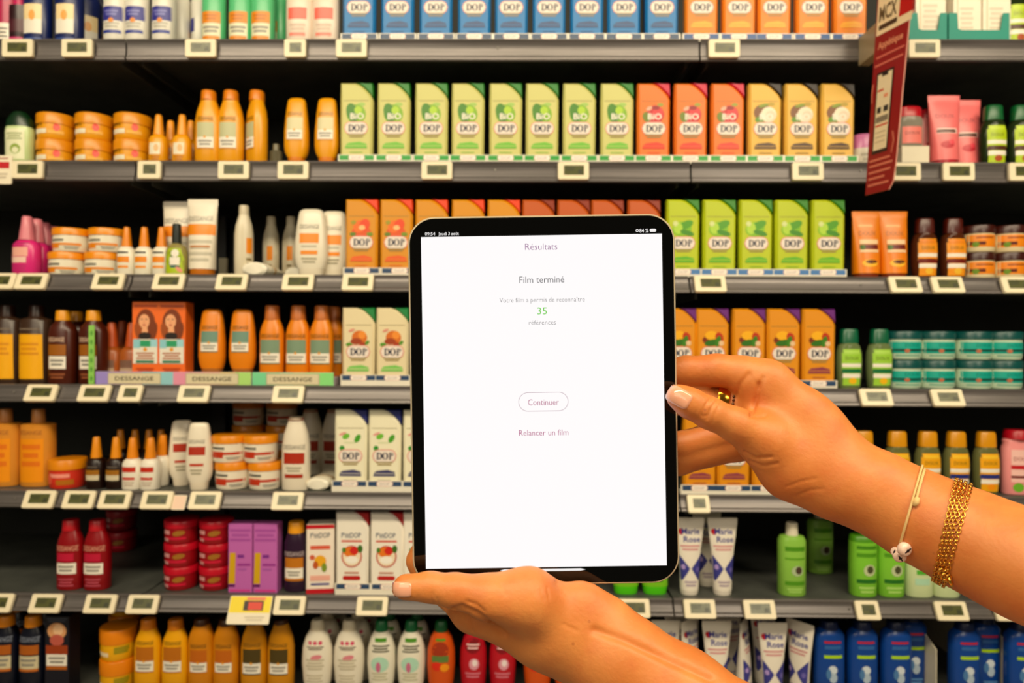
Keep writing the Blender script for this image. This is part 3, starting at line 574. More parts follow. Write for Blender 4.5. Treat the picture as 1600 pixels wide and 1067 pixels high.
def shelf(row, bay, x0, x1):
    z = ZS[row]; t = TILT[row]
    e = tag(link('gondola_shelf', None, None, (x0, YF, z)), f'grey metal shelf in the {BAY[bay]} bay, {ROWN[row]} of the seven tiers', 'shelf', 'grey metal shelves of the display')
    w = x1 - x0
    mb = MB(); mb.box(.001, w - .001, 0, .488, -.022, 0, DECK); mb.box(.004, w - .004, .01, .03, -.034, -.022, DECK)
    for q in (.02, w - .024): mb.box(q, q + .004, .02, .488, -.05, -.022, DECK)
    link('deck', mb.mesh('deck', smooth=False), e)
    rb = MB(); pr = rail_profile(t, RF[row]); n = len(pr)
    vs = [(x, y, zz) for x in (.0, w) for y, zz in pr]
    rb.add(vs, [(i, (i+1) % n, n + (i+1) % n, n + i) for i in range(n)] + [tuple(range(n)), tuple(reversed(range(n, 2 * n)))], RAIL)
    link('price_rail', rb.mesh('price_rail', angle=25), e)
    for k in range(3):
        sb = MB(); xx = w * (.3 + .35 * k) if w > .8 else w * (.3 + .3 * k)
        if xx > w - .02: continue
        sb.loft([(0, 2, 1.0), (3, 2, 1.0), (4, 1.4, .7)], 2.2, M('#8a8680', .3, .4), seg=12)
        o = link('rail_clip', sb.mesh('rail_clip', .001), e, (xx, -.0085 - .018 * math.sin(t), -.020 * math.cos(t)))
for r in range(7):
    xs = [XL, at(J1[r], SHELF_PX[r], YF).x, at(J2[r], SHELF_PX[r], YF).x, XR]
    for b in range(3): shelf(r, b, xs[b] + (.0022 if b else 0), xs[b+1] - (.0022 if b < 2 else 0))

NUM = ['zero', 'one', 'two', 'three', 'four', 'five', 'six', 'seven', 'eight', 'nine', 'ten', 'eleven', 'twelve', 'thirteen']
ORD = ['first', 'second', 'third', 'fourth', 'fifth', 'sixth', 'seventh', 'eighth', 'ninth', 'tenth', 'eleventh', 'twelfth']
def ordn(i, n):
    if n == 2: return ('left', 'right')[i] + ' one'
    if i == 0: return 'leftmost'
    if i == n - 1: return 'rightmost'
    return ORD[i] + ' from left'
def put(row, k, xs, sing, plur=None, back=.016, lift=0., rot=0, scale=1., where=None, tilt=0., lean=0., lab=None):
    """xs: pixel columns of the item centres; back: metres behind the rail to the item's front"""
    n = len(xs); res = []
    for i, x in enumerate(xs):
        d = KINDS[k][3] * S0 * scale; Yc = YF + back + d
        X = at(x, SHELF_PX[row] - 50, YF + back + d * .35).x
        o = instance(k, (X, Yc, ZS[row] + lift), rot, scale, tilt, lean)
        pos = f'{ROWN[row]} shelf' + (f', {where}' if where else '')
        if n == 1: L = f'{sing}, {pos}'
        else: L = f'{ordn(i, n)} of the {NUM[n] if n < 14 else n} {plur}, {pos}'
        tag(o, L, KINDS[k][1], (f'{plur} on the {ROWN[row]} shelf' + (f', {where}' if where else '')) if n > 1 else None)
        res.append(o)
    return res
def trays(row, k, xs, col):
    n = len(xs)
    for i, x in enumerate(xs):
        X = at(x, SHELF_PX[row], YF).x
        o = instance(k, (X, YF + 17.4 * S0 + .001, ZS[row])); o.scale = (1, 1, 1)
        tag(o, f'{ordn(i, n)} of the {NUM[n]} white trays with {col} front strips, {ROWN[row]} shelf', 'display tray', f'white trays with {col} strips on the {ROWN[row]} shelf')
BT = dict(back=.0055, lift=1.0 * S0)     # bottles standing in trays

# ---- top shelf
put(0, 'magenta_label_bottle', [4], 'magenta bottle with white label at the far left')
put(0, 'magenta_bottle', [26], 'small dark bottle with magenta bands beside the navy ones')
put(0, 'navy_cream_bottle', [53, 103], '', 'navy bottles with cream labels')
put(0, 'navy_cream_bottle', [130], 'navy bottle set back beside the right cream labelled one', back=.072, rot=.7)
put(0, 'navy_cream_bottle', [152], 'dark navy bottle deepest in shade', back=.15, rot=.7)
put(0, 'white_blue_bottle', [176, 210, 252], '', 'white bottles with royal blue label blocks')
put(0, 'white_blue_bottle', [280, 309], '', 'white and blue bottles set further back', back=.08, rot=-1.2)
put(0, 'mint_bottle', [331, 373, 408], '', 'mint green bottles with orange labels')
put(0, 'mint_bottle', [435], 'mint green bottle set back and turned aside', back=.07, rot=-.9)
put(0, 'salmon_bottle', [466, 507], '', 'pale bottles with salmon label blocks')
xs = [561, 621, 681, 741, 799, 858, 917, 975, 1034]
put(0, 'dop_blue', xs, '', 'bright blue shampoo bottles', **BT); trays(0, 'tray_navy', xs, 'blue')
xs = [1096, 1155, 1210, 1270, 1329]
put(0, 'dop_tang', xs, '', 'tangerine shampoo bottles', **BT); trays(0, 'tray_blue', xs, 'mid blue')
put(0, 'gel_lime', [1592], 'clear green bottle with lime label at far right')
# teal display cartons with white boxes
def carton(x0, x1, label):
    T = M('#0c9a8a', .5); X0 = at(x0, 60, YF).x; X1 = at(x1, 60, YF).x; w = X1 - X0
    e = tag(link('display_carton', None, None, (X0, YF + .001, ZS[0])), label, 'carton', 'teal display cartons on the top shelf')
    mb = MB(); H = .028; U = .068
    pts = [(0, 0), (w, 0), (w, U), (w - .015, U), (w - .021, H), (.03, H), (.022, H + .003), (.019, U), (0, U)]
    mb.prism(pts, 0, .002, T); mb.box(0, w, .002, .075, 0, .002, T); mb.box(0, .0015, .002, .075, .002, U, T); mb.box(w - .0015, w, .002, .075, .002, U, T)
    link('carton_tray', mb.mesh('carton_tray', smooth=False), e)
carton(1421, 1480, 'left teal cardboard display carton, top shelf beside the red sign')
carton(1483, 1578, 'right and wider teal cardboard display carton on the top shelf')
put(0, 'white_pharmacy_box', [1451], 'white product box in the left teal carton', back=.008, lift=.0022)
put(0, 'white_pharmacy_box', [1508, 1554], '', 'white product boxes in the right teal carton', back=.008, lift=.0022, scale=.92)

# ---- second shelf
put(1, 'dark_green_bottle', [25], 'pale bottle with dark green domed cap')
for lv, nm in ((0, 'lower'), (1, 'upper')): put(1, 'gold_jar', [76, 137, 198], '', f'orange jars in the {nm} layer', lift=lv * 41 * S0)
put(1, 'gold_spray', [244, 281], '', 'orange spray bottles in front')
put(1, 'gold_spray', [263, 295], '', 'orange spray bottles standing behind', back=.06)
put(1, 'gold_shampoo', [322, 357], '', 'orange bottles with narrow necks')
put(1, 'gold_shampoo', [398], 'orange narrow necked bottle turned sideways', rot=-.75)
put(1, 'clear_bottle', [430], 'empty clear plastic holder behind the rail', scale=.6, back=.03)
put(1, 'gold_conditioner', [461, 509], '', 'orange conditioner bottles standing on caps')
xs = [557, 615, 674, 731, 790, 847, 905, 964]
put(1, 'dop_pear', xs, '', 'pale green pear shampoo bottles', **BT); trays(1, 'tray_green', xs + [1021, 1079, 1138, 1196], 'green')
put(1, 'dop_pome', [1021, 1079, 1137], '', 'orange shampoo bottles with red fruit', **BT)
put(1, 'dop_coco', [1195, 1252, 1309], '', 'tan coconut shampoo bottles', **BT)
trays(1, 'tray_green', [1254, 1312], 'deep green')
put(1, 'pink_white_jar', [1359], 'pale jar with pink lid behind the red sign', scale=1.1)
put(1, 'white_small_box', [1428], 'low white carton beside the red sign')
put(1, 'clear_red_jar', [1424], 'clear scrub jar with red lid on the white carton', lift=31.2 * S0)
put(1, 'pink_gel', [1452], 'pink bottle behind the red lidded jar', back=.07, rot=.5)
put(1, 'pink_tube', [1481], 'front left pink tube with red foot')
put(1, 'pink_tube', [1514], 'right pink tube half behind the other', back=.047)
put(1, 'gel_lime', [1557, 1600], '', 'dark green bottles with lime labels')

# ---- third shelf
o = put(2, 'pink_spray', [36], 'foremost bright pink spray bottle')
for i, (x_, b_) in enumerate(((52, .055), (65, .108), (79, .16), (92, .212), (104, .264), (115, .316))): put(2, 'pink_spray', [x_], ('pink spray directly behind the foremost', 'third pink spray of the receding row', 'fourth pink spray of the receding row', 'fifth pink spray of the receding row', 'sixth pink spray of the receding row', 'rearmost pink spray of the receding row')[i], back=b_)[0]['group'] = 'pink sprays in a receding row'
for i, c in enumerate(list(COL.objects)): pass
put(2, 'orange_lid_jar', [95, 152], '', 'white jars with orange lids, lower layer', scale=.9)
put(2, 'orange_lid_jar', [101, 158], '', 'white jars with orange lids, upper layer', lift=42 * .9 * S0, scale=.9)
put(2, 'orange_cap_spray', [194, 221.5, 249], '', 'white sprays with orange caps')
put(2, 'oil_bottle', [273], 'small lime oil bottle with black cap', back=.001)
put(2, 'tall_white_tube', [312], 'tall white tube with orange band, foremost', back=.006)
put(2, 'tall_white_tube', [273], 'tall white tube with orange band behind the oil bottle', back=.036)
put(2, 'clear_tester', [348], 'grey tilted packet beside the white tubes', back=.10, scale=.5)
put(2, 'slim_white_bottle', [378], 'slim white bottle seen from its side', rot=.5)
put(2, 'slim_white_bottle', [421, 452], '', 'grey white bottles in the shade behind', back=.16, rot=-.4)
put(2, 'white_conditioner', [484], 'white conditioner with orange blocks, in front')
put(2, 'white_conditioner', [519], 'white conditioner partly hidden by another', back=.042)
xs = [565, 619, 674, 731, 787]
put(2, 'dop_honey', xs, '', 'amber shampoo bottles with honey flowers', **BT)
put(2, 'dop_brown', [841, 896, 949, 1006], '', 'brown orange shampoo bottles above the tablet', **BT)
trays(2, 'tray_navy', [565, 624], 'navy')
xs = [1067, 1124, 1181, 1237, 1294]
put(2, 'dop_lime', xs, '', 'lime green verbena shampoo bottles', **BT); trays(2, 'tray_sky', xs, 'pale blue')
put(2, 'orange_tube', [1358, 1401], '', 'bright orange tubes with brown feet')
put(2, 'gel_brown', [1449, 1494], '', 'brown gel bottles with orange labels')
for lv, nm in ((0, 'lower'), (1, 'upper')): put(2, 'orange_jar', [1537, 1586], '', f'brown lidded orange jars in the {nm} layer', lift=lv * 42 * S0)

# ---- fourth shelf
put(3, 'big_brown_bottle', [3, 49], '', 'large brown bottles with yellow labels')
put(3, 'argan_bottle', [92, 140], '', 'dark amber bottles with gold caps')
put(3, 'argan_bottle', [112], 'amber bottle behind the two gold capped ones', back=.07)
put(3, 'copper_spray', [169, 201], '', 'copper spray bottles behind the strip', back=.05, lift=.0, scale=1.25)
put(3, 'copper_spray', [186], 'copper spray bottle standing at the back', back=.13, scale=1.3)
put(3, 'woman_box', [230, 271], '', "orange boxes with a woman's portrait", back=.02, lift=.02)
put(3, 'copper_conditioner', [328, 376], '', 'orange conditioner bottles on brown caps', back=.02, lift=.02)
put(3, 'copper_shampoo', [422, 463, 500], '', 'orange bottles with green white labels', back=.02, lift=.02)
put(3, 'copper_shampoo', [519], 'orange bottle half hidden behind the third', back=.06, lift=.02)
put(3, 'dop_almond', [560, 613], '', 'cream almond shampoo bottles', **BT); trays(3, 'tray_navy_deep', [560, 613], 'navy')
xs = [1062, 1113, 1170, 1224, 1279]
put(3, 'dop_argan', xs, '', 'amber shampoo bottles with purple corners', **BT); trays(3, 'tray_navy', xs, 'blue')
put(3, 'gel_green', [1330, 1378], '', 'green capped gels with lime labels')
for lv, nm in ((0, 'lower'), (1, 'upper')): put(3, 'teal_jar', [1419, 1472, 1530, 1578], '', f'teal jars in the {nm} layer', lift=lv * 45 * S0, scale=.98)
# pastel display strips with the brand word
def strip(x0, x1, cols, h, label, word=True, z=.0, panels=1):
    X0 = at(x0, 590, YF).x; X1 = at(x1, 590, YF).x; w = (X1 - X0) / S0
    e = tag(link('pastel_display_tray', None, None, (X0, YF + .001, ZS[3])), label, 'display tray', 'pastel display bases on the fourth shelf')
    mb = MB(); mb.box(0, w, 0, 60, 0, 12.8, M('#d8cfd8', .4)); mb.box(0, w, 0, 1.0, 12.8, h, M('#d8cfd8', .4))
    link('base_tray', mb.mesh('base_tray', S0, smooth=False), e)
    lb = MB(); s = lambda x, z: 0; n = len(cols)
    for i, c in enumerate(cols): decal(lb, ('r', w * i / n, .3, w * (i + 1) / n, h - .3, M(c, .3)), s, 0, False)
    for p in range(panels):
        c = w * (p + .5) / panels; q = min(40, w / panels * .34)
        decal(lb, ('r', c - q - 1, 2, c + q + 1, h - 2, M('#b8a890')), s, 1, False)
        decal(lb, ('r', c - q, 2.8, c + q, h - 2.8, M('#ddd2b4')), s, 2, False)
        decal(lb, ('t', 'DESSANGE', c, h * .5, 6.4, M('#4a4030'), q * 1.5, .01), s, 3, False)
    link('front_strip', lb.mesh('front_strip', S0, smooth=False, fix=False), e)
strip(149, 392, ['#a898d8', '#b8a0d0', '#c8a8c0', '#98c8d8', '#a0d0d8', '#e8a0b8', '#e0b0b0', '#e8b8a8', '#e8d090', '#b8e088'], 21, 'long pastel display base under the portrait boxes', panels=2)
strip(394, 521, ['#88d8a8', '#88d0a0', '#a8d8b0', '#c8d8a0', '#a8e098', '#98e090'], 21, 'short mint green display base under the orange bottles')
mb = MB(); mb.box(-4.5, 4.5, 0, 1.2, 0, 92, M('#9ad06a', .35)); lb = MB()
e = tag(link('display_side_strip', None, None, (at(142, 560, YF).x, YF + .002, ZS[3])), 'narrow green upright strip beside the copper sprays, fourth shelf', 'strip')
link('upright_strip', mb.mesh('upright_strip', S0, smooth=False), e)
for j in range(6): decal(lb, ('e', 0, 10 + 14 * j, 2, 4, M('#6aa84a')), lambda x, z: 0, 0, False)
link('pattern', lb.mesh('pattern', S0, smooth=False, fix=False), e)

# ---- fifth shelf
put(4, 'big_orange_bottle', [0, 52], '', 'large orange bottles with pale caps', back=.03)
put(4, 'coral_jar', [95], 'coral red jar with orange lid', back=.004)
put(4, 'brown_spray', [146, 177], '', 'dark brown sprays with orange tops', back=.012)
put(4, 'red_white_spray', [203, 231], '', 'white sprays with red stripes', back=.004)
put(4, 'red_white_spray', [245], 'white spray leaning to the right', back=.045, lean=.12, rot=-.5, lift=.003)
put(4, 'brown_spray', [184, 207, 229, 248], '', 'sprays half lost in the dark behind', back=.15)
put(4, 'red_white_conditioner', [281], 'white conditioner with dark red block, turned aside', back=.05, rot=.45)
put(4, 'red_white_conditioner', [308], 'white conditioner with dark red block, foremost', back=.004, rot=.1)
put(4, 'red_white_jar', [357, 409], '', 'white and red jars in the lower layer', back=.008)
put(4, 'red_white_jar', [352, 401], '', 'white and red jars in the upper layer', back=.008, lift=42 * S0)
put(4, 'red_white_jar', [382, 435], '', 'shaded jars behind, base layer', back=.20)
put(4, 'red_white_jar', [382, 435], '', 'shaded jars behind, second layer', back=.20, lift=42 * S0)
put(4, 'red_white_jar', [382, 435], '', 'shaded jars behind, top layer', back=.20, lift=84 * S0)
put(4, 'red_white_shampoo', [460], 'white bottle with dark red block', back=.008)
put(4, 'red_white_shampoo', [483, 520], '', 'white bottles lost in shade behind', back=.20)
put(4, 'dop_mint', [548, 601, 655], '', 'white mint shampoo bottles with blue corners', **BT); trays(4, 'tray_navy_deep', [546, 601, 656], 'navy')
put(4, 'dop_argan', [1093, 1146, 1201, 1256], '', 'amber shampoo bottles below the hand', **BT); trays(4, 'tray_navy_mid', [1093, 1146, 1201, 1256], 'slate blue')
put(4, 'gel_yellow', [1303, 1353, 1406, 1454, 1499, 1546], '', 'gold capped gels with yellow labels')
put(4, 'pink_gel', [1594], 'pink bottle with red cap at far right')

# ---- sixth shelf
put(5, 'red_shampoo', [105, 147], '', 'deep red bottles with white labels', back=.012)
put(5, 'red_jar', [182], 'dark jar deep in the shade', back=.3, lift=40 * S0)
put(5, 'red_jar', [182], 'dark jar under another deep in shade', back=.3)
for lv, nm in ((0, 'lowest'), (1, 'middle'), (2, 'topmost')): put(5, 'red_jar', [276, 331], '', f'crimson jars in the {nm} layer', lift=lv * 36 * S0, back=.012)
put(5, 'purple_box', [377, 416], '', 'mauve boxes with yellow stripes', back=.010)
put(5, 'plum_shampoo', [460], 'plum bottle with gold cap', back=.012)
put(5, 'kids_box', [500], 'white box with red top and bottom', back=.010, rot=.12)
put(5, 'dop_kids', [550, 604, 655], '', 'white shampoo bottles with red corners', back=.0055, lift=S0)
trays(5, 'tray_navy_deep', [551, 607, 663], 'navy')
put(5, 'cap_foot_lime', [979, 1025], '', 'lime bottles mostly behind the tablet', back=.012)
put(5, 'marie_tube', [1079, 1131], '', 'white tapering tubes with violet crossing', back=.010)
put(5, 'marie_tube', [1106], 'violet and white tube in the shade behind', back=.07)
put(5, 'green_cylinder', [1241], 'green bottle with narrow cream cap', back=.010)
put(5, 'green_cylinder', [1285], 'dark green bottle set far back', back=.17)
put(5, 'green_flat_cap', [1353, 1396], '', 'green flat capped bottles', back=.010)
put(5, 'pale_flat_cap', [1440, 1482], '', 'pale green bottles below the wrist', back=.010)

# ---- bottom shelf
put(6, 'navy_shampoo', [3, 46], '', 'navy bottles with orange collars', back=.02)
put(6, 'navy_shampoo', [22, 64], '', 'navy bottles standing behind others', back=.11)
put(6, 'navy_box', [92], "dark box with a round portrait", back=.02)
for lv, nm in ((0, 'lower'), (1, 'upper')): put(6, 'yellow_jar', [176], f'{nm} jar of the yellow and orange stack', lift=lv * 46 * S0 * 1.06, back=.02, scale=1.06)
for lv, nm in ((0, 'lowest'), (1, 'middle'), (2, 'top')): put(6, 'yellow_jar', [187], f'{nm} jar of the shaded yellow stack behind', lift=lv * 46 * S0 * .98, back=.13, scale=.98)
put(6, 'yellow_shampoo', [227, 270], '', 'yellow bottles with white labels', back=.02)
put(6, 'amber_white_shampoo', [311, 350], '', 'amber bottles with orange blocks', back=.02)
put(6, 'amber_shampoo', [394, 436], '', 'amber bottles with dark label blocks', back=.02)
put(6, 'white_oval', [493, 543], '', 'white oval bottles with pink lettering', back=.02)
put(6, 'white_oval', [508, 557], '', 'white oval bottles, second row back', back=.085)
put(6, 'white_oval', [521, 569], '', 'white oval bottles, third row back', back=.15)
put(6, 'white_green_oval', [594, 641], '', 'white oval bottles with green caps', back=.02)
put(6, 'white_green_oval', [606, 651], '', 'green capped white bottles, row behind', back=.085)
put(6, 'orange_oval', [688], 'orange oval bottle left of red ones', back=.02)
put(6, 'red_oval', [739, 785], '', 'cherry red oval bottles', back=.02)
put(6, 'orange_oval', [840, 888], '', 'orange oval bottles beside the forearm', back=.02)
put(6, 'marie_tube', [1042, 1122], '', 'white violet tubes in front', back=.02)
put(6, 'marie_tube', [1080], 'white violet tube turned left', back=.03, rot=.7)
put(6, 'marie_tube', [1165], 'white violet tube turned edgewise', back=.03, rot=1.0)
put(6, 'marie_tube', [1210], 'white violet tube facing forward before the dark gap', back=.012)
put(6, 'marie_tube', [1253], 'white violet tube angled beside the blue bottles', back=.02, rot=-.9)
put(6, 'marie_tube', [1060, 1140, 1195], '', 'white violet tubes in the row behind', back=.09, rot=.2)
put(6, 'blue_bottle', [1299, 1351, 1404], '', 'blue bottles with green stripes', back=.02)
put(6, 'blue_bottle', [1428], 'blue bottle set back from three others', back=.07)
put(6, 'blue_bottle', [1512, 1600], '', 'blue bottles near the right edge', back=.02)
put(6, 'blue_bottle', [1544], 'blue bottle set back near the right edge', back=.06)
# white dividers between the blue bottles
for i, px in enumerate((1455, 1575)):
    mb = MB(); mb.prism([(0, 0), (.36, 0), (.36, .16), (.10, .16), (0, .12)], -.001, .001, M('#e6dcc8', .4))
    me = mb.mesh('divider', smooth=False); o = link('shelf_divider', me, None, (at(px, 1060, YF + .05).x, YF + .03, ZS[6])); o.rotation_euler = (0, 0, R(90))
    tag(o, ('left', 'right')[i] + ' white plastic divider between blue bottles, bottom shelf', 'divider', 'white shelf dividers on the bottom shelf')

# tube lying on its side (third and fifth shelf)
def lying(row, px, label, col='#e8e0cc', band='#b88a3a', s=1.):
    e = tag(link('hair_cream_tube', None, None, (at(px, SHELF_PX[row], YF + .03).x, YF + .018, ZS[row] + .017 * s)), label, 'tube')
    mb = MB(); mb.loft([(-4, 17, 8), (0, 21, 10), (3, 22, 11), (80, 20, 6), (100, 22, 1)], 2.1, M(col, .35))
    lid = MB(); lid.loft([(-14, 14, 8), (-11, 19, 10.5), (-4, 20.5, 10.5)], 2.1, M('#f2ecdc', .3))
    for nm, b in (('tube_body', mb), ('cap', lid)):
        o = link(nm, b.mesh(nm, S0 * s), e); o.rotation_euler = (R(-90), 0, 0); o.location = (0, .012, 0)
    db = MB(); db.loft([(18, 21.9, 10.2), (24, 21.8, 9.9)], 2.1, M(band, .4)); o = link('band', db.mesh('band', S0 * s * 1.01), e); o.rotation_euler = (R(-90), 0, 0); o.location = (0, .012, 0)
    return e
lying(2, 402, 'white tube lying on its side, cap forward, third shelf')
lying(4, 499, 'white tube lying on its side, fifth shelf', s=.9)
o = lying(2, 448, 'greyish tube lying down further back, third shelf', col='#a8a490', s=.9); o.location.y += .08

# ------------------------------------------------------------------ price labels on the rails
ESL = {}
def esl_mesh(w, h=27):
    if w not in ESL:
        c = MB(); c.prism(rrect(-w/2, -h/2, w/2, h/2, 3), -3, 3, M('#f0e4c8', .4), .7)
        d = MB(); s = lambda x, z: -3
        x0, x1 = -w/2 * .62, w/2 * .62 if w < 40 else w/2 * .68
        if w < 40: x0 = -w/2 * .5
        decal(d, ('r', x0, -h * .24, x1, h * .30, M('#62643a', .25)), s, 0, False)
        G = M('#45482c', .3)
        decal(d, ('lines', x0 + 2, -h * .02, x0 + (x1 - x0) * .55, h * .22, 2, G), s, 1, False)
        decal(d, ('r', x1 - 9, -h * .17, x1 - 3, h * .06, G), s, 1, False)
        ESL[w] = (c.mesh('label_case', S0), d.mesh('display', S0, smooth=False, fix=False))
    return ESL[w]
def price_labels(row, items):
    n = len(items); t = TILT[row]
    for i, it in enumerate(items):
        px, w = it if isinstance(it, tuple) else (it, 47)
        X = at(px, SHELF_PX[row] + 14, YF).x
        e = link('price_label', None, None, (X, YF - .0145 - .022 * RF[row] * math.sin(t) - .001, ZS[row] - .0235 * RF[row] * math.cos(t)))
        e.rotation_euler = (-t, 0, 0)
        a, b = esl_mesh(w); link('label_case', a, e); link('display', b, e)
        tag(e, f'{ordn(i, n)} of the {NUM[n] if n < 14 else n} cream electronic price labels, {ROWN[row]} shelf rail', 'price label', f'electronic price labels on the {ROWN[row]} shelf rail')
price_labels(0, [36, 128, 319, (465, 33), 552, 1128, 1437])
price_labels(1, [52, (240, 35), 370, 462, 684, 895, 1257, 1407, 1490, 1592])
price_labels(2, [12, 61, 179, 272, 369, 471, 563, 1105, 1405, 1470, 1578])
price_labels(3, [76, 158, (213, 35), 311, 456, 1360, 1470])
price_labels(4, [73, 134, 189, 254, 328, 455, (1087, 33)])
price_labels(5, [8, 83, 167, 232, 458, 585, 988, 1089, 1181, (1347, 35), 1476, 1567])
def paper_tag(row, px, w, h, decals, label, dz=0., dy=-.004):
    t = TILT[row]; e = link('promotion_label', None, None, (at(px, SHELF_PX[row], YF).x, YF - .0155 - .022 * math.sin(t) + dy, ZS[row] - .0235 * math.cos(t) + dz))
    e.rotation_euler = (-t, 0, 0); c = MB(); c.prism(rrect(-w/2, -h/2, w/2, h/2, 2), -.8, .8, M('#f0e6d0', .4)); link('card', c.mesh('card', S0), e)
    d = MB()
    for i, q in enumerate(decals): decal(d, q, lambda x, z: -.8, i, False)
    link('print', d.mesh('print', S0, smooth=False, fix=False), e); tag(e, label, 'promotion label')
paper_tag(5, 398, 64, 40, [('r', -31, -4, 31, 19, M('#f4dc08')), ('r', -10, -1, 20, 13, M('#3a2a1a')), ('r', -3, 0, 18, 11, M('#e0482a')), ('r', -6, 14, 22, 18, M('#ee8a6a')), ('lines', -6, -16, 24, -8, 2, M('#d8cdb8'))], 'yellow and white promotion label on the sixth shelf rail', dz=-.004)
paper_tag(1, 11, 36, 44, [('r', -18, 2, 14, 12, RED), ('lines', -14, 15, 12, 20, 1, M('#c8a090')), ('lines', -12, -14, 12, -4, 2, M('#d0c4b0'))], 'white promotion label with red band at far left rail', dz=.0)
paper_tag(4, 288, 20, 22, [('r', -9, -10, 9, 10, M('#eccdb8'))], 'small pale pink card between two price labels', dy=.002)
# ------------------------------------------------------------------ red sign on the top shelf
def sign():
    Yn = 1.405
    TL = at(1375, -60, 1.50); BL = at(1352, 305, 1.50); TRx = at(1438, -60, Yn).x
    TR = Vector((TRx, Yn, TL.z)); W_ = TR - TL; n = W_.cross(BL - TL).normalized()
    if n.y > 0: n = -n
    org = BL.copy()
    def Pt(u, v, off=0.): return TL + W_ * (u * (1 - .24 * v)) + (BL - TL) * v - org + n * off
    e = tag(link('hanging_sign', None, None, org), 'tall red sign with a phone picture hanging from the top shelf rail', 'sign')
    RD = M('#98101a', .4); mb = MB()
    out = [(0, 0), (1.0, 0), (1.02, .29), (.93, .315), (.93, .6), (.95, .9), (.92, .97), (.8, 1.0), (0, 1.0)]
    k = len(out); vs = []
    for off in (0, -.002): vs += [Pt(u, v, off) for u, v in out]
    fs = [tuple(range(k)), tuple(reversed(range(k, 2 * k)))] + [(i, i + k, (i+1) % k + k, (i+1) % k) for i in range(k)]
    mb.add(vs, fs, RD); link('sign_panel', mb.mesh('sign_panel', smooth=False), e)
    edge = MB(); edge.tube([Pt(u, v, -.001) for u, v in out[2:-1]], .0012, M('#e0a090', .4), 6); link('sign_edge', edge.mesh('sign_edge'), e)
    d = MB()
    def quad(pts, m, L): d.add([Pt(u, v, .0004 + .0003 * L) for u, v in pts], [tuple(range(len(pts)))], m)
    def rect(u0, v0, u1, v1, m, L): quad([(u0, v0), (u0, v1), (u1, v1), (u1, v0)], m, L)
    rect(.03, 0, .99, .325, M('#ecd8b4'), 0); rect(.12, 0, .58, .17, M('#e0704a'), 1); rect(.64, 0, .99, .29, M('#c01c1c'), 1)
    rect(.74, .12, .9, .13, M('#e89080'), 2); rect(.76, .16, .88, .17, M('#e89080'), 2)
    def txt(s, u, v, hh, ww, m, L=2):
        vs, fs, w0 = text_polys(s, .02)
        d.add([Pt(u + x / w0 * ww, v - y * hh / .72 + hh / 2, .0004 + .0003 * L) for x, y in vs], fs, m)
    txt('MCX', .33, .235, .065, .48, M('#6a5a40')); rect(.10, .285, .60, .305, M('#4a3a2a'), 2)
    txt('App\u00e9tique', .46, .372, .030, .70, M('#e8a080'))
    rect(.08, .418, .88, .426, M('#d87a6a'), 1); rect(.05, .452, .86, .460, M('#d87a6a'), 1)
    rect(.14, .49, .64, .835, M('#2a1a18'), 1); rect(.18, .50, .60, .82, M('#e8d8b8'), 2); rect(.30, .492, .48, .512, M('#2a1a18'), 3)
    rect(.20, .565, .38, .573, M('#d0402a'), 3); rect(.40, .59, .52, .605, M('#e8a080'), 3)
    rect(.22, .64, .34, .665, INK, 3); rect(.42, .64, .56, .665, INK, 3); rect(.20, .68, .58, .705, M('#8a8070'), 3); rect(.20, .715, .58, .722, M('#d0402a'), 3)
    for v in (.745, .765, .785): rect(.22, v, .54, v + .004, M('#c0b090'), 3)
    quad([(.02, .53), (.0, .57), (.02, .61), (.05, .61), (.035, .57), (.06, .53)], M('#d8806a'), 1); quad([(.74, .76), (.80, .80), (.76, .85), (.79, .85), (.84, .80), (.78, .76)], M('#d8806a'), 1)
    for v, q in ((.862, .75), (.885, .85), (.912, .8), (.938, .62), (.965, .78)): rect(.08, v - .005, q, v + .004, M('#d8806a'), 1)
    link('sign_print', d.mesh('sign_print', smooth=False, fix=False), e)
    # clear holder clamped on the rail
    h = MB(); hx = at(1357, 80, 1.57).x - org.x
    h.box(hx - .012, hx + .012, 1.50 - org.y, YF - .009 - org.y, ZS[0] - .06 - org.z, ZS[0] - org.z + .004, M('#c8b89a', .2, trans=.4)); h.box(hx - .004, hx + .03, 1.497 - org.y, 1.505 - org.y, ZS[0] - .05 - org.z, ZS[0] + .12 - org.z, M('#c8b89a', .2, trans=.4))
    link('clamp', h.mesh('clamp', smooth=False), e)
sign()

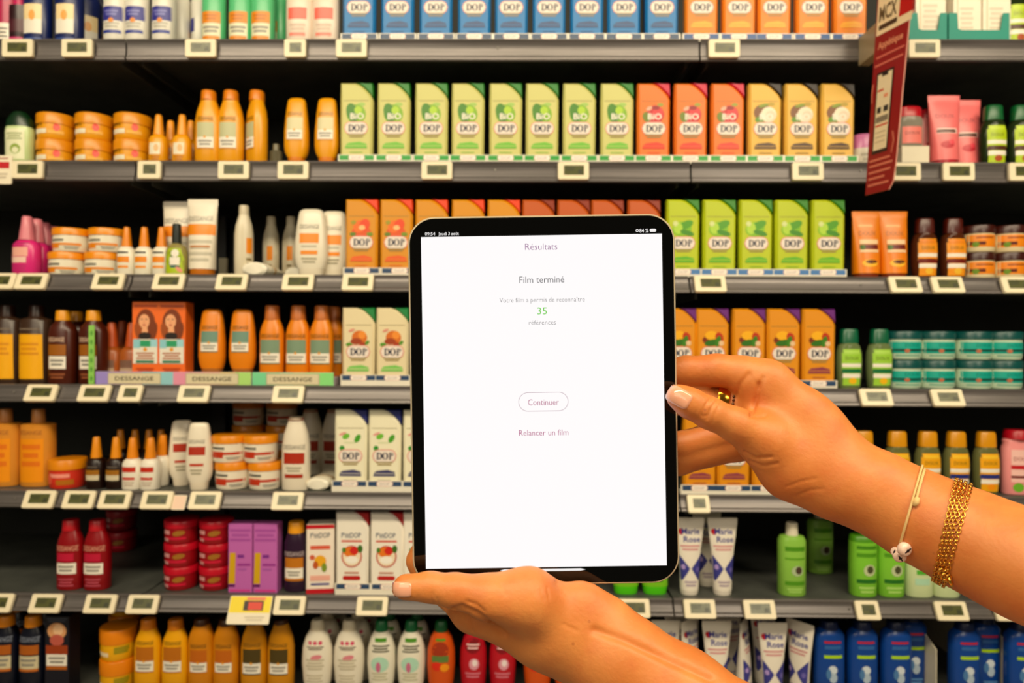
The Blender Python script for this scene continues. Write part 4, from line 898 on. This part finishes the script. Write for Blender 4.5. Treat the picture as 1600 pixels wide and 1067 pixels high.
# ------------------------------------------------------------------ tablet
TP = .428e-3                                        # metres per pixel at the tablet
TY = .4567
def tablet():
    c = EYE + ray(849.5, 625) * TY
    rot = CAM_ROT @ Matrix.Rotation(R(.85), 3, 'Z')
    e = tag(link('tablet', None), 'silver rimmed tablet with black bezel and white results screen, held upright in two hands', 'tablet')
    e.matrix_world = Matrix.Translation(c) @ rot.to_4x4()
    # local frame: x right, y up, z towards the camera. Build in (x, -z as y, y as z) and swap
    def conv(mb):
        mb.v = [(v[0], v[2], -v[1]) for v in mb.v]; return mb
    W, H = 417, 577
    b = MB(); b.prism(rrect(-W/2, -H/2, W/2, H/2, 42, 12), 0, 13.8, M('#e2d2b6', .38, .5), 1.2); link('housing', conv(b).mesh('housing', TP), e)
    g = MB(); g.prism(rrect(-W/2 + 2.6, -H/2 + 2.6, W/2 - 2.6, H/2 - 2.6, 39.5, 12), -.6, 1, M('#020303', .045), .3); link('glass_bezel', conv(g).mesh('glass_bezel', TP), e)
    ca, sa = math.cos(R(-.85)), math.sin(R(-.85))
    def L(px, py):
        x = px - 849.5; y = -(py - 625); return x * ca - y * sa, x * sa + y * ca
    s = MB(); surf = lambda x, z: -.75
    x0, z0 = L(665, 888.5); x1, z1 = L(1034, 365)
    WHITE = M('#fefafa', emit=1.02, var=0)
    s.prism([(x0 + .6, z0), (x1, z0), (x1, z1), (x0 + .6, z1)], -.8, -.4, WHITE)
    def T(t, px, py, hh, m, w, bold=0.): decal(s, ('t', t, *L(px, py), hh * 1.22, m, w, bold), lambda x, z: -.8 + .1, 0, False)
    def C(h): return M(h, .5, emit=1.)
    T('R\u00e9sultats', 845.5, 385, 8.7, C('#8a4a86'), 50, -.008)
    T('Film termin\u00e9', 846.5, 436.5, 8.8, C('#5a5a5c'), 70, -.004)
    T('Votre film a permis de reconna\u00eetre', 847, 468, 6.2, C('#8a8888'), 133, -.008)
    T('35', 847, 485.5, 9.4, C('#7ad05a'), 15, .0); T('r\u00e9f\u00e9rences', 847.5, 503.5, 6.2, C('#8a8888'), 42, -.008)
    T('Continuer', 849, 628, 8.2, C('#b8718e'), 48, -.004); T('Relancer un film', 849.5, 675.5, 7.8, C('#b8668c'), 77, -.004)
    cx, cz = L(849, 627.5)
    po = rrect(cx - 39, cz - 15, cx + 39, cz + 15, 14.9, 10); pi = rrect(cx - 38.1, cz - 14.1, cx + 38.1, cz + 14.1, 14, 10); n = len(po)
    s.add([(p[0], -.95, p[1]) for p in po + pi], [(i, (i+1) % n, n + (i+1) % n, n + i) for i in range(n)], C('#c8b4bc'))
    link('screen', conv(s).mesh('screen', TP, smooth=False, fix=True), e)
    sf = lambda x, z: -.6
    LT = C('#f4f0ee')
    def piece(nm, fn):
        k = MB(); fn(k); link(nm, conv(k).mesh(nm, TP, smooth=False, fix=False), e)
    for nm, t, px, py, hh, w in (('clock_text', '09:54', 672, 365.3, 5.2, 16), ('date_text', 'Jeudi 3 ao\u00fbt', 701, 364.9, 5.2, 32), ('charge_text', '84 %', 1006, 360.2, 6, 14)):
        piece(nm, lambda k: decal(k, ('t', t, *L(px, py), hh, LT, w, .012), sf, 0, False))
    piece('battery_icon', lambda k: decal(k, ('pill', *L(1020, 359.8), 5.2, 2.5, LT), sf, 0, False))
    def lock(k): decal(k, ('e', *L(995.5, 360.3), 2.3, 2.3, LT), sf, 0, False); decal(k, ('e', *L(995.5, 360.3), 1.3, 1.3, M('#020303', .045)), sf, 1.5, False)
    piece('rotation_lock_icon', lock)
    piece('home_bar', lambda k: decal(k, ('pill', *L(848, 890.2), 67, 1.9, LT), sf, 0, False))
    cm = MB(); 
    cm.prism(rrect(-W/2 + 14, H/2 - 78, -W/2 + 78, H/2 - 14, 16, 6), 13.8, 17, M('#1c1c1e', .2), .5); link('rear_camera', conv(cm).mesh('rear_camera', TP), e)
    return e
tablet()

# ------------------------------------------------------------------ skin and the two arms
def skin_mat():
    m = bpy.data.materials.new('warm_skin'); m.use_nodes = True; nt = m.node_tree; b = nt.nodes['Principled BSDF']
    tc = nt.nodes.new('ShaderNodeTexCoord')
    def noise(sc, det=3):
        n = nt.nodes.new('ShaderNodeTexNoise'); n.inputs['Scale'].default_value = sc; n.inputs['Detail'].default_value = det
        nt.links.new(tc.outputs['Object'], n.inputs['Vector']); return n
    def ramp(src, p0, c0, p1, c1):
        r = nt.nodes.new('ShaderNodeValToRGB'); r.color_ramp.elements[0].position = p0; r.color_ramp.elements[0].color = c0
        r.color_ramp.elements[1].position = p1; r.color_ramp.elements[1].color = c1; nt.links.new(src, r.inputs[0]); return r
    base = ramp(noise(28).outputs['Fac'], .32, lin('#cb7433'), .7, lin('#da8a46'))
    red = ramp(noise(60, 4).outputs['Fac'], .5, (0, 0, 0, 1), .75, (.35, .35, .35, 1))
    mx = nt.nodes.new('ShaderNodeMix'); mx.data_type = 'RGBA'; mx.inputs['B'].default_value = lin('#c95c2c')
    nt.links.new(red.outputs[0], mx.inputs['Factor']); nt.links.new(base.outputs[0], mx.inputs['A'])
    v = nt.nodes.new('ShaderNodeTexVoronoi'); v.inputs['Scale'].default_value = 55; nt.links.new(tc.outputs['Object'], v.inputs['Vector'])
    fr = ramp(v.outputs['Distance'], .035, (.55, .55, .55, 1), .07, (0, 0, 0, 1))
    m2 = nt.nodes.new('ShaderNodeMix'); m2.data_type = 'RGBA'; m2.inputs['B'].default_value = lin('#a85a2c')
    nt.links.new(fr.outputs[0], m2.inputs['Factor']); nt.links.new(mx.outputs['Result'], m2.inputs['A'])
    nt.links.new(m2.outputs['Result'], b.inputs['Base Color'])
    b.inputs['Roughness'].default_value = .5; b.inputs['Subsurface Weight'].default_value = .12; b.inputs['Subsurface Radius'].default_value = (.012, .004, .002)
    b.inputs['Subsurface Scale'].default_value = .6
    bp = nt.nodes.new('ShaderNodeBump'); bp.inputs['Strength'].default_value = .35; bp.inputs['Distance'].default_value = .0006
    w = noise(420, 6); nt.links.new(w.outputs['Fac'], bp.inputs['Height']); nt.links.new(bp.outputs['Normal'], b.inputs['Normal'])
    return m
SKIN = skin_mat()
def P3(px, py, Y, r):
    p = at(px, py, Y); return (np.array(p, dtype=np.float32), r * Y / FPX)
def smin(a, b, k):
    h = np.clip(.5 + .5 * (b - a) / k, 0, 1); return b * (1 - h) + a * h - k * h * (1 - h)

def arm_mesh(name, palm, fingers, creases, cell=.0021, kp=.012):
    allp = [q for ch in palm for q in ch[0]] + [q for f in fingers for q in f[0]]
    lo = np.min([q[0] - q[1] for q in allp], axis=0) - .008; hi = np.max([q[0] + q[1] for q in allp], axis=0) + .008
    N = np.ceil((hi - lo) / cell).astype(int) + 1
    ax = [lo[i] + cell * np.arange(N[i], dtype=np.float32) for i in range(3)]
    def cone(D, a, b, k, sy=1.):
        (pa, ra), (pb, rb) = a, b
        mlo = np.minimum(pa - ra, pb - rb) - .022; mhi = np.maximum(pa + ra, pb + rb) + .022
        i0 = np.maximum(0, ((mlo - lo) / cell).astype(int)); i1 = np.minimum(N, ((mhi - lo) / cell).astype(int) + 2)
        X, Y, Z = np.meshgrid(ax[0][i0[0]:i1[0]], ax[1][i0[1]:i1[1]], ax[2][i0[2]:i1[2]], indexing='ij')
        ba = pb - pa; pax = X - pa[0]; pay = Y - pa[1]; paz = Z - pa[2]
        t = np.clip((pax * ba[0] + pay * ba[1] + paz * ba[2]) / max(1e-9, float(ba @ ba)), 0, 1)
        dy = (pay - t * ba[1]) / sy
        d = np.sqrt((pax - t * ba[0]) ** 2 + dy ** 2 + (paz - t * ba[2]) ** 2) - (ra + (rb - ra) * t)
        sl = tuple(slice(i0[j], i1[j]) for j in range(3)); D[sl] = smin(D[sl], d, k)
    PD = np.full(tuple(N), .3, np.float32)
    for ch in palm:
        pts, sy = ch
        if len(pts) == 1: cone(PD, pts[0], pts[0], kp, sy)
        for i in range(len(pts) - 1): cone(PD, pts[i], pts[i+1], kp, sy)
    R_ = PD.copy()
    for pts, kf in fingers:
        FD = np.full(tuple(N), .3, np.float32)
        for i in range(len(pts) - 1): cone(FD, pts[i], pts[i+1], .004)
        R_ = np.minimum(R_, smin(PD, FD, kf))
    V = R_
    # surface nets
    inside = V < 0
    c = np.zeros(tuple(N - 1), np.int8)
    for dx in (0, 1):
        for dy in (0, 1):
            for dz in (0, 1): c += inside[dx:N[0]-1+dx, dy:N[1]-1+dy, dz:N[2]-1+dz]
    act = (c > 0) & (c < 8); idx = np.full(tuple(N - 1), -1, np.int64); cells = np.argwhere(act); idx[act] = np.arange(len(cells))
    acc = np.zeros((len(cells), 3)); cnt = np.zeros(len(cells))
    cor = [(x, y, z) for x in (0, 1) for y in (0, 1) for z in (0, 1)]
    for a in cor:
        for axn in range(3):
            if a[axn]: continue
            b = list(a); b[axn] = 1
            va = V[cells[:, 0] + a[0], cells[:, 1] + a[1], cells[:, 2] + a[2]]; vb = V[cells[:, 0] + b[0], cells[:, 1] + b[1], cells[:, 2] + b[2]]
            cr = (va < 0) != (vb < 0); t = np.where(cr, va / np.where(va == vb, 1, va - vb), 0)
            p = np.array(a, float)[None] + np.zeros((len(cells), 3)); p[:, axn] += t
            acc[cr] += p[cr]; cnt[cr] += 1
    pos = lo + cell * (cells + acc / cnt[:, None])
    quads = []
    for axn in range(3):
        o1, o2 = [i for i in range(3) if i != axn]
        A = inside; sl0 = [slice(None)] * 3; sl1 = [slice(None)] * 3; sl0[axn] = slice(0, -1); sl1[axn] = slice(1, None)
        x = A[tuple(sl0)] != A[tuple(sl1)]; e = np.argwhere(x); e = e[(e[:, o1] > 0) & (e[:, o2] > 0) & (e[:, o1] < N[o1]-1) & (e[:, o2] < N[o2]-1)]
        def g(d1, d2):
            q = e.copy(); q[:, o1] -= d1; q[:, o2] -= d2; return idx[q[:, 0], q[:, 1], q[:, 2]]
        q4 = np.stack([g(0, 0), g(1, 0), g(1, 1), g(0, 1)], 1); ins = A[e[:, 0], e[:, 1], e[:, 2]]
        flip = ins if axn != 1 else ~ins
        q4[flip] = q4[flip][:, ::-1]; quads.append(q4)
    quads = np.concatenate(quads); quads = quads[:, ::-1]
    me = bpy.data.meshes.new(name + '_coarse'); me.from_pydata(pos.tolist(), [], quads.tolist())
    bm = bmesh.new(); bm.from_mesh(me); bmesh.ops.recalc_face_normals(bm, faces=bm.faces)
    for _ in range(2): bmesh.ops.smooth_vert(bm, verts=bm.verts, factor=.5, use_axis_x=True, use_axis_y=True, use_axis_z=True)
    bm.to_mesh(me); bm.free()
    tmp = bpy.data.objects.new('tmp', me); COL.objects.link(tmp); md = tmp.modifiers.new('s', 'SUBSURF'); md.levels = 1; md.render_levels = 1
    dg = bpy.context.evaluated_depsgraph_get(); m2 = bpy.data.meshes.new_from_object(tmp.evaluated_get(dg), depsgraph=dg)
    bpy.data.objects.remove(tmp); m2.name = name
    n = len(m2.vertices); co = np.empty(n * 3, np.float32); m2.vertices.foreach_get('co', co); co = co.reshape(-1, 3)
    no = np.empty(n * 3, np.float32); m2.vertices.foreach_get('normal', no); no = no.reshape(-1, 3)
    v = co - np.array(EYE); Rm = np.array(CAM_ROT); cv = v @ Rm            # world -> camera
    px = 800 + FPX * cv[:, 0] / -cv[:, 2]; py = 533.5 - FPX * cv[:, 1] / -cv[:, 2]
    facing = (no * (-v / np.linalg.norm(v, axis=1)[:, None])).sum(1)
    disp = np.zeros(n)
    for pts, wd_, dep, ymax in creases:
        d = np.full(n, 1e9)
        for a, b in zip(pts[:-1], pts[1:]):
            a = np.array(a, float); b = np.array(b, float); ba = b - a
            t = np.clip(((px - a[0]) * ba[0] + (py - a[1]) * ba[1]) / (ba @ ba), 0, 1)
            d = np.minimum(d, np.hypot(px - a[0] - t * ba[0], py - a[1] - t * ba[1]))
        disp += np.where((facing > .1) & (cv[:, 2] < 0) & (co[:, 1] < ymax), -dep * np.exp(-(d / wd_) ** 2), 0)
    co = co + no * disp[:, None]
    m2.vertices.foreach_set('co', co.astype(np.float32).ravel()); m2.materials.clear(); m2.materials.append(SKIN)
    m2.polygons.foreach_set('use_smooth', [True] * len(m2.polygons)); m2.update()
    return m2
def W3(x, y, z, r): return (np.array((x, y, z), dtype=np.float32), r)

# right hand, gripping the right edge
palm = [
    ([P3(1318, 752, .450, 60), P3(1365, 768, .445, 60), P3(1440, 809, .432, 66), P3(1520, 846, .415, 73), P3(1600, 882, .395, 79), P3(1760, 960, .355, 88), W3(.375, .27, 1.37, .037)], 1.),
    ([W3(.375, .27, 1.37, .037), W3(.43, .15, 1.33, .042), W3(.50, -.02, 1.32, .050)], 1.),
    ([P3(1300, 715, .455, 52), P3(1255, 655, .458, 42), P3(1200, 598, .462, 34)], .8),
    ([P3(1290, 745, .450, 56), P3(1240, 725, .452, 52), P3(1195, 690, .450, 38)], .8),
    ([P3(1270, 690, .458, 55), P3(1215, 655, .462, 40)], .8),
    ([P3(1180, 605, .466, 26), P3(1188, 640, .464, 26)], .7),
]
fingers = [
    ([P3(1200, 600, .464, 34), P3(1160, 584, .468, 27), P3(1120, 578, .472, 24.5), P3(1070, 580, .479, 23), P3(1010, 590, .4795, 19), P3(965, 600, .4795, 17)], .008),       # index
    ([P3(1188, 650, .474, 27), P3(1140, 632, .477, 24), P3(1090, 626, .4795, 22.5), P3(1030, 630, .4795, 20), P3(970, 640, .4795, 17)], .006),                                # middle
    ([P3(1200, 672, .480, 28), P3(1140, 676, .480, 24), P3(1062, 697, .4795, 22), P3(1000, 706, .4795, 19), P3(960, 712, .4795, 16)], .006),                                 # ring
    ([P3(1205, 690, .480, 26), P3(1150, 698, .480, 22), P3(1062, 722, .4795, 19.5), P3(1010, 735, .4795, 17), P3(975, 742, .4795, 15)], .006),                               # little
    ([P3(1195, 688, .448, 37), P3(1150, 664, .443, 27), P3(1108, 645, .440, 24.5), P3(1078, 630, .4395, 23.5), P3(1061, 620, .4395, 20.5)], .010),                                  # thumb
]
creases = [
    ([(1113, 620), (1103, 632), (1097, 648)], 2.2, .0007, .46), ([(1121, 625), (1110, 640), (1105, 655)], 2.2, .0009, .46), ([(1098, 651), (1106, 649), (1109, 641)], 2, .0006, .46), ([(1126, 628), (1118, 645), (1113, 660)], 2.2, .0005, .46),
    ([(1185, 600), (1181, 622), (1176, 640), (1176, 648)], 4, .0016, .47), ([(1170, 585), (1157, 600), (1150, 618)], 4, .0010, .47), ([(1192, 590), (1186, 606)], 3, .0007, .47), ([(1175, 648), (1187, 650), (1196, 649)], 3, .0014, .47),
    ([(1163, 706), (1182, 716), (1205, 714)], 2.5, .0009, .47), ([(1170, 720), (1192, 728), (1215, 724)], 2.5, .0006, .47), ([(1230, 760), (1252, 752), (1275, 748)], 2.5, .0004, .47), ([(1244, 775), (1265, 766), (1285, 764)], 2.5, .0004, .47),
]
person = tag(link('person', None, None, (.45, .1, 1.3)), 'bare arms of a person with pale manicured nails holding up the tablet', 'person')
person_m = Matrix.Translation(Vector((-.45, -.1, -1.3)))
RA = arm_mesh('right_arm', palm, fingers, creases)
ra = link('right_arm', RA, person, (-.45, -.1, -1.3))

# left hand, under the lower left corner
palm = [
    ([P3(920, 1002, .448, 64), P3(975, 1035, .440, 68), P3(1060, 1090, .428, 73), P3(1180, 1170, .408, 80), P3(1330, 1275, .385, 88), W3(.30, .30, 1.20, .038)], .8),
    ([W3(.30, .30, 1.20, .038), W3(.40, .15, 1.20, .042), W3(.50, -.02, 1.27, .048)], 1.),
    ([P3(825, 936, .440, 46), P3(870, 975, .446, 62)], .75),
    ([P3(912, 946, .446, 36), P3(940, 970, .446, 42)], .75),
    ([P3(760, 958, .452, 38), P3(850, 985, .452, 52), P3(920, 1010, .450, 62)], .75),
]
fingers = [
    ([P3(825, 938, .438, 45), P3(765, 933, .436, 35), P3(712, 923, .436, 26), P3(672, 917, .437, 22.5), P3(633, 917, .4375, 20)], .010),          # thumb
    ([P3(800, 958, .458, 36), P3(738, 953, .462, 33), P3(700, 925, .474, 23), P3(662, 893, .4795, 18), P3(652, 876, .4795, 16.5), P3(656, 858, .4795, 14)], .006),           # index
    ([P3(850, 975, .462, 40), P3(785, 960, .470, 30), P3(745, 925, .480, 21), P3(728, 860, .4798, 18), P3(722, 815, .4795, 15)], .006),          # middle
    ([P3(880, 975, .464, 38), P3(835, 950, .474, 28), P3(800, 915, .481, 21), P3(785, 850, .480, 18), P3(780, 800, .4795, 15)], .006),            # ring
    ([P3(900, 970, .464, 34), P3(870, 940, .474, 24), P3(850, 905, .480, 18), P3(842, 860, .480, 15.5), P3(840, 825, .4795, 13.5)], .006),            # little
]
creases = [
    ([(676, 926), (675, 938), (678, 944)], 2.2, .0006, .46), ([(683, 934), (686, 944)], 2, .0005, .46),
    ([(708, 952), (722, 948), (745, 958), (768, 975), (790, 992)], 4, .0016, .47), ([(730, 940), (745, 945), (756, 955)], 3, .0008, .47), ([(732, 962), (738, 985)], 2.5, .0008, .47),
    ([(845, 922), (850, 938)], 2, .0004, .47), ([(855, 918), (858, 935)], 2, .0004, .47), ([(776, 905), (785, 918), (790, 930)], 2.5, .0003, .47),
    ([(930, 985), (975, 1000), (1040, 1030), (1110, 1062)], 7, .0018, .47), ([(880, 975), (900, 985)], 3, .0004, .47), ([(872, 912), (880, 925)], 6, .001, .47),
]
LA = arm_mesh('left_arm', palm, fingers, creases)
la = link('left_arm', LA, person, (-.45, -.1, -1.3))

def bvh(me): return BVHTree.FromPolygons([v.co[:] for v in me.vertices], [tuple(p.vertices) for p in me.polygons])
BR, BL_ = bvh(RA), bvh(LA)
def hit(tree, px, py):
    d = ray(px, py).normalized(); h = tree.ray_cast(EYE, d); return (h[0], h[1]) if h[0] else None
def nail(tree, cx, cy, ang, ln, wd, parent, name='fingernail'):
    """nail plate: grid over the pad, ray cast on the finger from the camera side"""
    N_, Mm = 14, 10; ca, sa = math.cos(R(ang)), math.sin(R(ang)); top = []; 
    NM = M('#eeb294', .14, coat=.6)
    pts = {}
    for i in range(N_ + 1):
        for j in range(Mm + 1):
            u = -1 + 2 * i / N_; w = -1 + 2 * j / Mm
            q = abs(u) ** 3.2
            uu = u * ln / 2 ; ww = w * wd / 2 * math.sqrt(max(.0, 1 - .55 * q * q)) * (1 if u < .2 else 1 - .10 * (u - .2))
            x = cx + uu * ca - ww * sa; y = cy + uu * sa + ww * ca
            h = hit(tree, x, y)
            if h is None or abs(h[0].y - .44) > .03:
                # off the finger's outline: slide back towards the middle
                for s in (.94, .88, .82, .75, .65, .5):
                    h = hit(tree, cx + (x - cx) * s, cy + (y - cy) * s)
                    if h and abs(h[0].y - .44) < .03: break
            edge = max(abs(u), abs(w)); pts[i, j] = (h[0], h[1], edge)
    mb = MB(); vs = []; fs = []
    for i in range(N_ + 1):
        for j in range(Mm + 1):
            p, n, e = pts[i, j]; off = .0009 if e < .99 else -.0004
            vs.append(p + n * off)
    for i in range(N_):
        for j in range(Mm): a = i * (Mm + 1) + j; fs.append((a, a + 1, a + Mm + 2, a + Mm + 1))
    o_ = person.location + Vector((-.45, -.1, -1.3)) + Vector((.0, 0, 0))
    mb.add([tuple(v) for v in vs], fs, NM); link(name, mb.mesh(name, angle=180, fix=False), parent)
nail(BR, 1061, 620, 30, 41, 30, ra)
nail(BL_, 628, 921, 3, 31, 26, la)

# ------------------------------------------------------------------ jewellery
GOLDM = M('#f2c060', .2, 1.)
def ring_path(tree, c, e1, e2, n=72, off=.001):
    """loop round a limb: rays from outside towards the centre c, in the plane of e1 and e2"""
    out = []
    for i in range(n):
        a = 2 * math.pi * i / n; d = e1 * math.cos(a) + e2 * math.sin(a)
        h = tree.ray_cast(c + d * .09, -d)
        p = h[0] + d * off if h[0] and (h[0] - c).length < .06 else (out[-1] if out else c + d * .03)
        out.append(p)
    for _ in range(2): out = [(out[i-1] + out[i] * 2 + out[(i+1) % n]) / 4 for i in range(n)]
    return out
def resample(path, step):
    P = path + [path[0]]; out = []; acc = 0.; need = 0.
    for a, b in zip(P[:-1], P[1:]):
        L = (b - a).length; t = need - acc
        while t <= L: out.append(a.lerp(b, t / L if L else 0)); need += step; t = need - acc
        acc += L
    return out
def loop_through(tree, pa, pb, Y, off, bow=0., cs=.0):
    """loop whose camera side runs between two pixels"""
    A = at(*pa, Y); B = at(*pb, Y); c = (A + B) / 2; c.y = Y + .004
    e1 = (A - B).normalized(); v = (c - EYE).normalized(); v = (v + Vector((bow, 0, 0))).normalized(); e2 = (v - e1 * v.dot(e1)).normalized()
    return ring_path(tree, c, e1, e2, off=off)
def chain(mb, path, link_len=.0032, r=.00036):
    P = resample(path, link_len * .74); n = len(P)
    for i in range(n):
        a = P[i]; t = (P[(i+1) % n] - P[i-1]).normalized(); up = t.orthogonal().normalized()
        side = Vector((0, -1, 0)); side = (side - t * side.dot(t)); side = side.normalized() if side.length > .1 else up
        w = t.cross(side).normalized(); ang = R(35) if i % 2 else R(-35)
        q = w * math.cos(ang) + side * math.sin(ang)
        pts = [a + t * (link_len / 2 * math.cos(b)) + q * (link_len * .34 * math.sin(b)) for b in [2 * math.pi * k / 10 for k in range(10)]]
        mb.tube(pts, r, GOLDM, 5, closed=True)
ch = tag(link('chain_bracelet', None, None, (0, 0, 0)), 'gold bracelet of several fine curb chains round the forearm', 'bracelet')
anchor = at(1495, 830, .40)
ch.location = anchor
for pa, pb in (((1501, 752), (1468, 894)), ((1508, 754), (1473, 898)), ((1515, 757), (1478, 901)), ((1524, 760), (1485, 904))):
    mb = MB(); p = loop_through(BR, pa, pb, .418, .0012); chain(mb, [q - anchor for q in p]); link('chain_strand', mb.mesh('chain_strand', angle=180, fix=False), ch)
h = hit(BR, 1476, 888)
if h:
    mb = MB(); b0 = h[0] + h[1] * .002 - anchor
    for dx, dz in ((-.0012, .0), (.0018, -.0006), (.0004, -.0028), (.003, -.0035)):
        pts = [b0 + Vector((dx + .0016 * math.cos(k * .785), -.0006 * math.sin(k * .785), dz - .001 + .0022 * math.sin(k * .785))) for k in range(8)]
        mb.tube(pts, .0006, GOLDM, 6, closed=True)
    mb.tube([b0 + Vector((.003, 0, -.004)), b0 + Vector((.0045, 0, -.0075)), b0 + Vector((.005, 0, -.010))], [.0012, .0014, .0004], GOLDM, 8)
    link('clasp', mb.mesh('clasp', angle=180), ch)
# cord bracelet with white bead
cb = tag(link('cord_bracelet', None, None, at(1428, 800, .43)), 'thin beige cord bracelet with white lettered beads round the wrist', 'bracelet')
anc = cb.location.copy(); CORD = M('#e2c48a', .7)
p = loop_through(BR, (1446, 733), (1408, 866), .437, .0011)
mb = MB(); mb.tube([q - anc for q in p], .00075, CORD, 7, closed=True); link('cord', mb.mesh('cord', angle=180), cb)
def on(px, py, off):
    h = hit(BR, px, py)
    if h: return h[0] + h[1] * off
    return at(px, py, .43)
k = on(1431, 785, .0012) - anc; mb = MB(); mb.tube([k + Vector((.001, 0, .003)), k, k + Vector((-.001, 0, -.0025))], [.0012, .0019, .0012], CORD, 8); link('knot', mb.mesh('knot', angle=180), cb)
mb = MB(); mb.tube([on(*q, .0020) - anc for q in ((1431, 785), (1432.5, 775), (1435.5, 763), (1438.5, 752), (1441, 743), (1443, 736))], .0008, CORD, 7); link('cord_overlap', mb.mesh('cord_overlap', angle=180), cb)
def bead(px, py, r, ax, mk):
    """round flat letter bead with its axis AX (world) and a dark stroke on the face"""
    mb = MB(); ax = Vector(ax).normalized()
    h = hit(BR, px, py); c = (h[0] + h[1] * r * .8 if h and (h[0] - at(px, py, .42)).length < .03 else at(px, py, BEADY)) - anc
    mb.loft([(-r * .62, r * .45, r * .45), (-r * .6, r * .78, r * .78), (-r * .35, r * .97, r * .97), (0, r * 1.02, r * 1.02), (r * .35, r * .97, r * .97), (r * .6, r * .78, r * .78), (r * .62, r * .45, r * .45)], 2, M('#f2d6c4', .25), 20)
    o = link('bead', mb.mesh('bead', angle=60), cb, c); o.rotation_euler = ax.to_track_quat('Z', 'Y').to_euler()
    lb = MB(); lb.loft([(-.04, .62, .14), (.10, .62, .14)], 2, M('#241c24', .4), 12); lb.loft([(-.04, .10, .30), (.10, .10, .30)], 2, M('#241c24', .4), 12)
    q = link('bead_mark', lb.mesh('bead_mark', r), o, (0, 0, r * .60)); q.rotation_euler = (0, 0, R(mk))
h0 = hit(BR, 1418, 848); BEADY = h0[0].y + .002 if h0 else .42
bead(1416, 853, .0041, (.35, -1, -.1), 30); bead(1409, 863, .0038, (-.3, -1, -.35), -55); bead(1403, 858, .0030, (-.9, -.6, .1), 80)
# ring on the middle finger
rp = tag(link('gold_ring', None, None, at(1128, 622, .476)), 'broad shiny gold ring on a finger behind the thumb', 'ring')
a0 = Vector(at(1150, 637, .4775)); a1 = Vector(at(1100, 627, .479)); axd = (a1 - a0).normalized(); cc = at(1124, 627, .4775)
e1 = axd.orthogonal().normalized(); e2 = axd.cross(e1); mb = MB(); n = 40; rr = 25.2 * .4775 / FPX; hw = 9 * .4775 / FPX
vs = []; prof = [(-hw, 0), (-hw, .0011), (-hw * .8, .0015), (hw * .8, .0015), (hw, .0011), (hw, 0)]
for i in range(n):
    a = 2 * math.pi * i / n; d = e1 * math.cos(a) + e2 * math.sin(a)
    for s_, t_ in prof: vs.append(cc + axd * s_ + d * (rr + t_) - rp.location)
kk = len(prof)
mb.add([tuple(v) for v in vs], [(i * kk + j, ((i+1) % n) * kk + j, ((i+1) % n) * kk + (j+1) % kk, i * kk + (j+1) % kk) for i in range(n) for j in range(kk)], M('#e8a83a', .15, 1.))
link('ring_band', mb.mesh('ring_band', angle=30), rp)
tr = tag(link('thin_ring', None, None, rp.location), 'thin studded ring beside the broad gold ring', 'ring')
mb = MB()
for i in range(30):
    a = 2 * math.pi * i / 30; d = e1 * math.cos(a) + e2 * math.sin(a); p = cc - axd * (hw + .0022) + d * (rr + .0012) - rp.location
    mb.tube([p - axd * .0009, p - axd * .0004, p + axd * .0004, p + axd * .0009], [.0004, .0010, .0010, .0004], M('#8a7460', .2, 1.), 6)
link('ring_beads', mb.mesh('ring_beads', angle=180), tr)
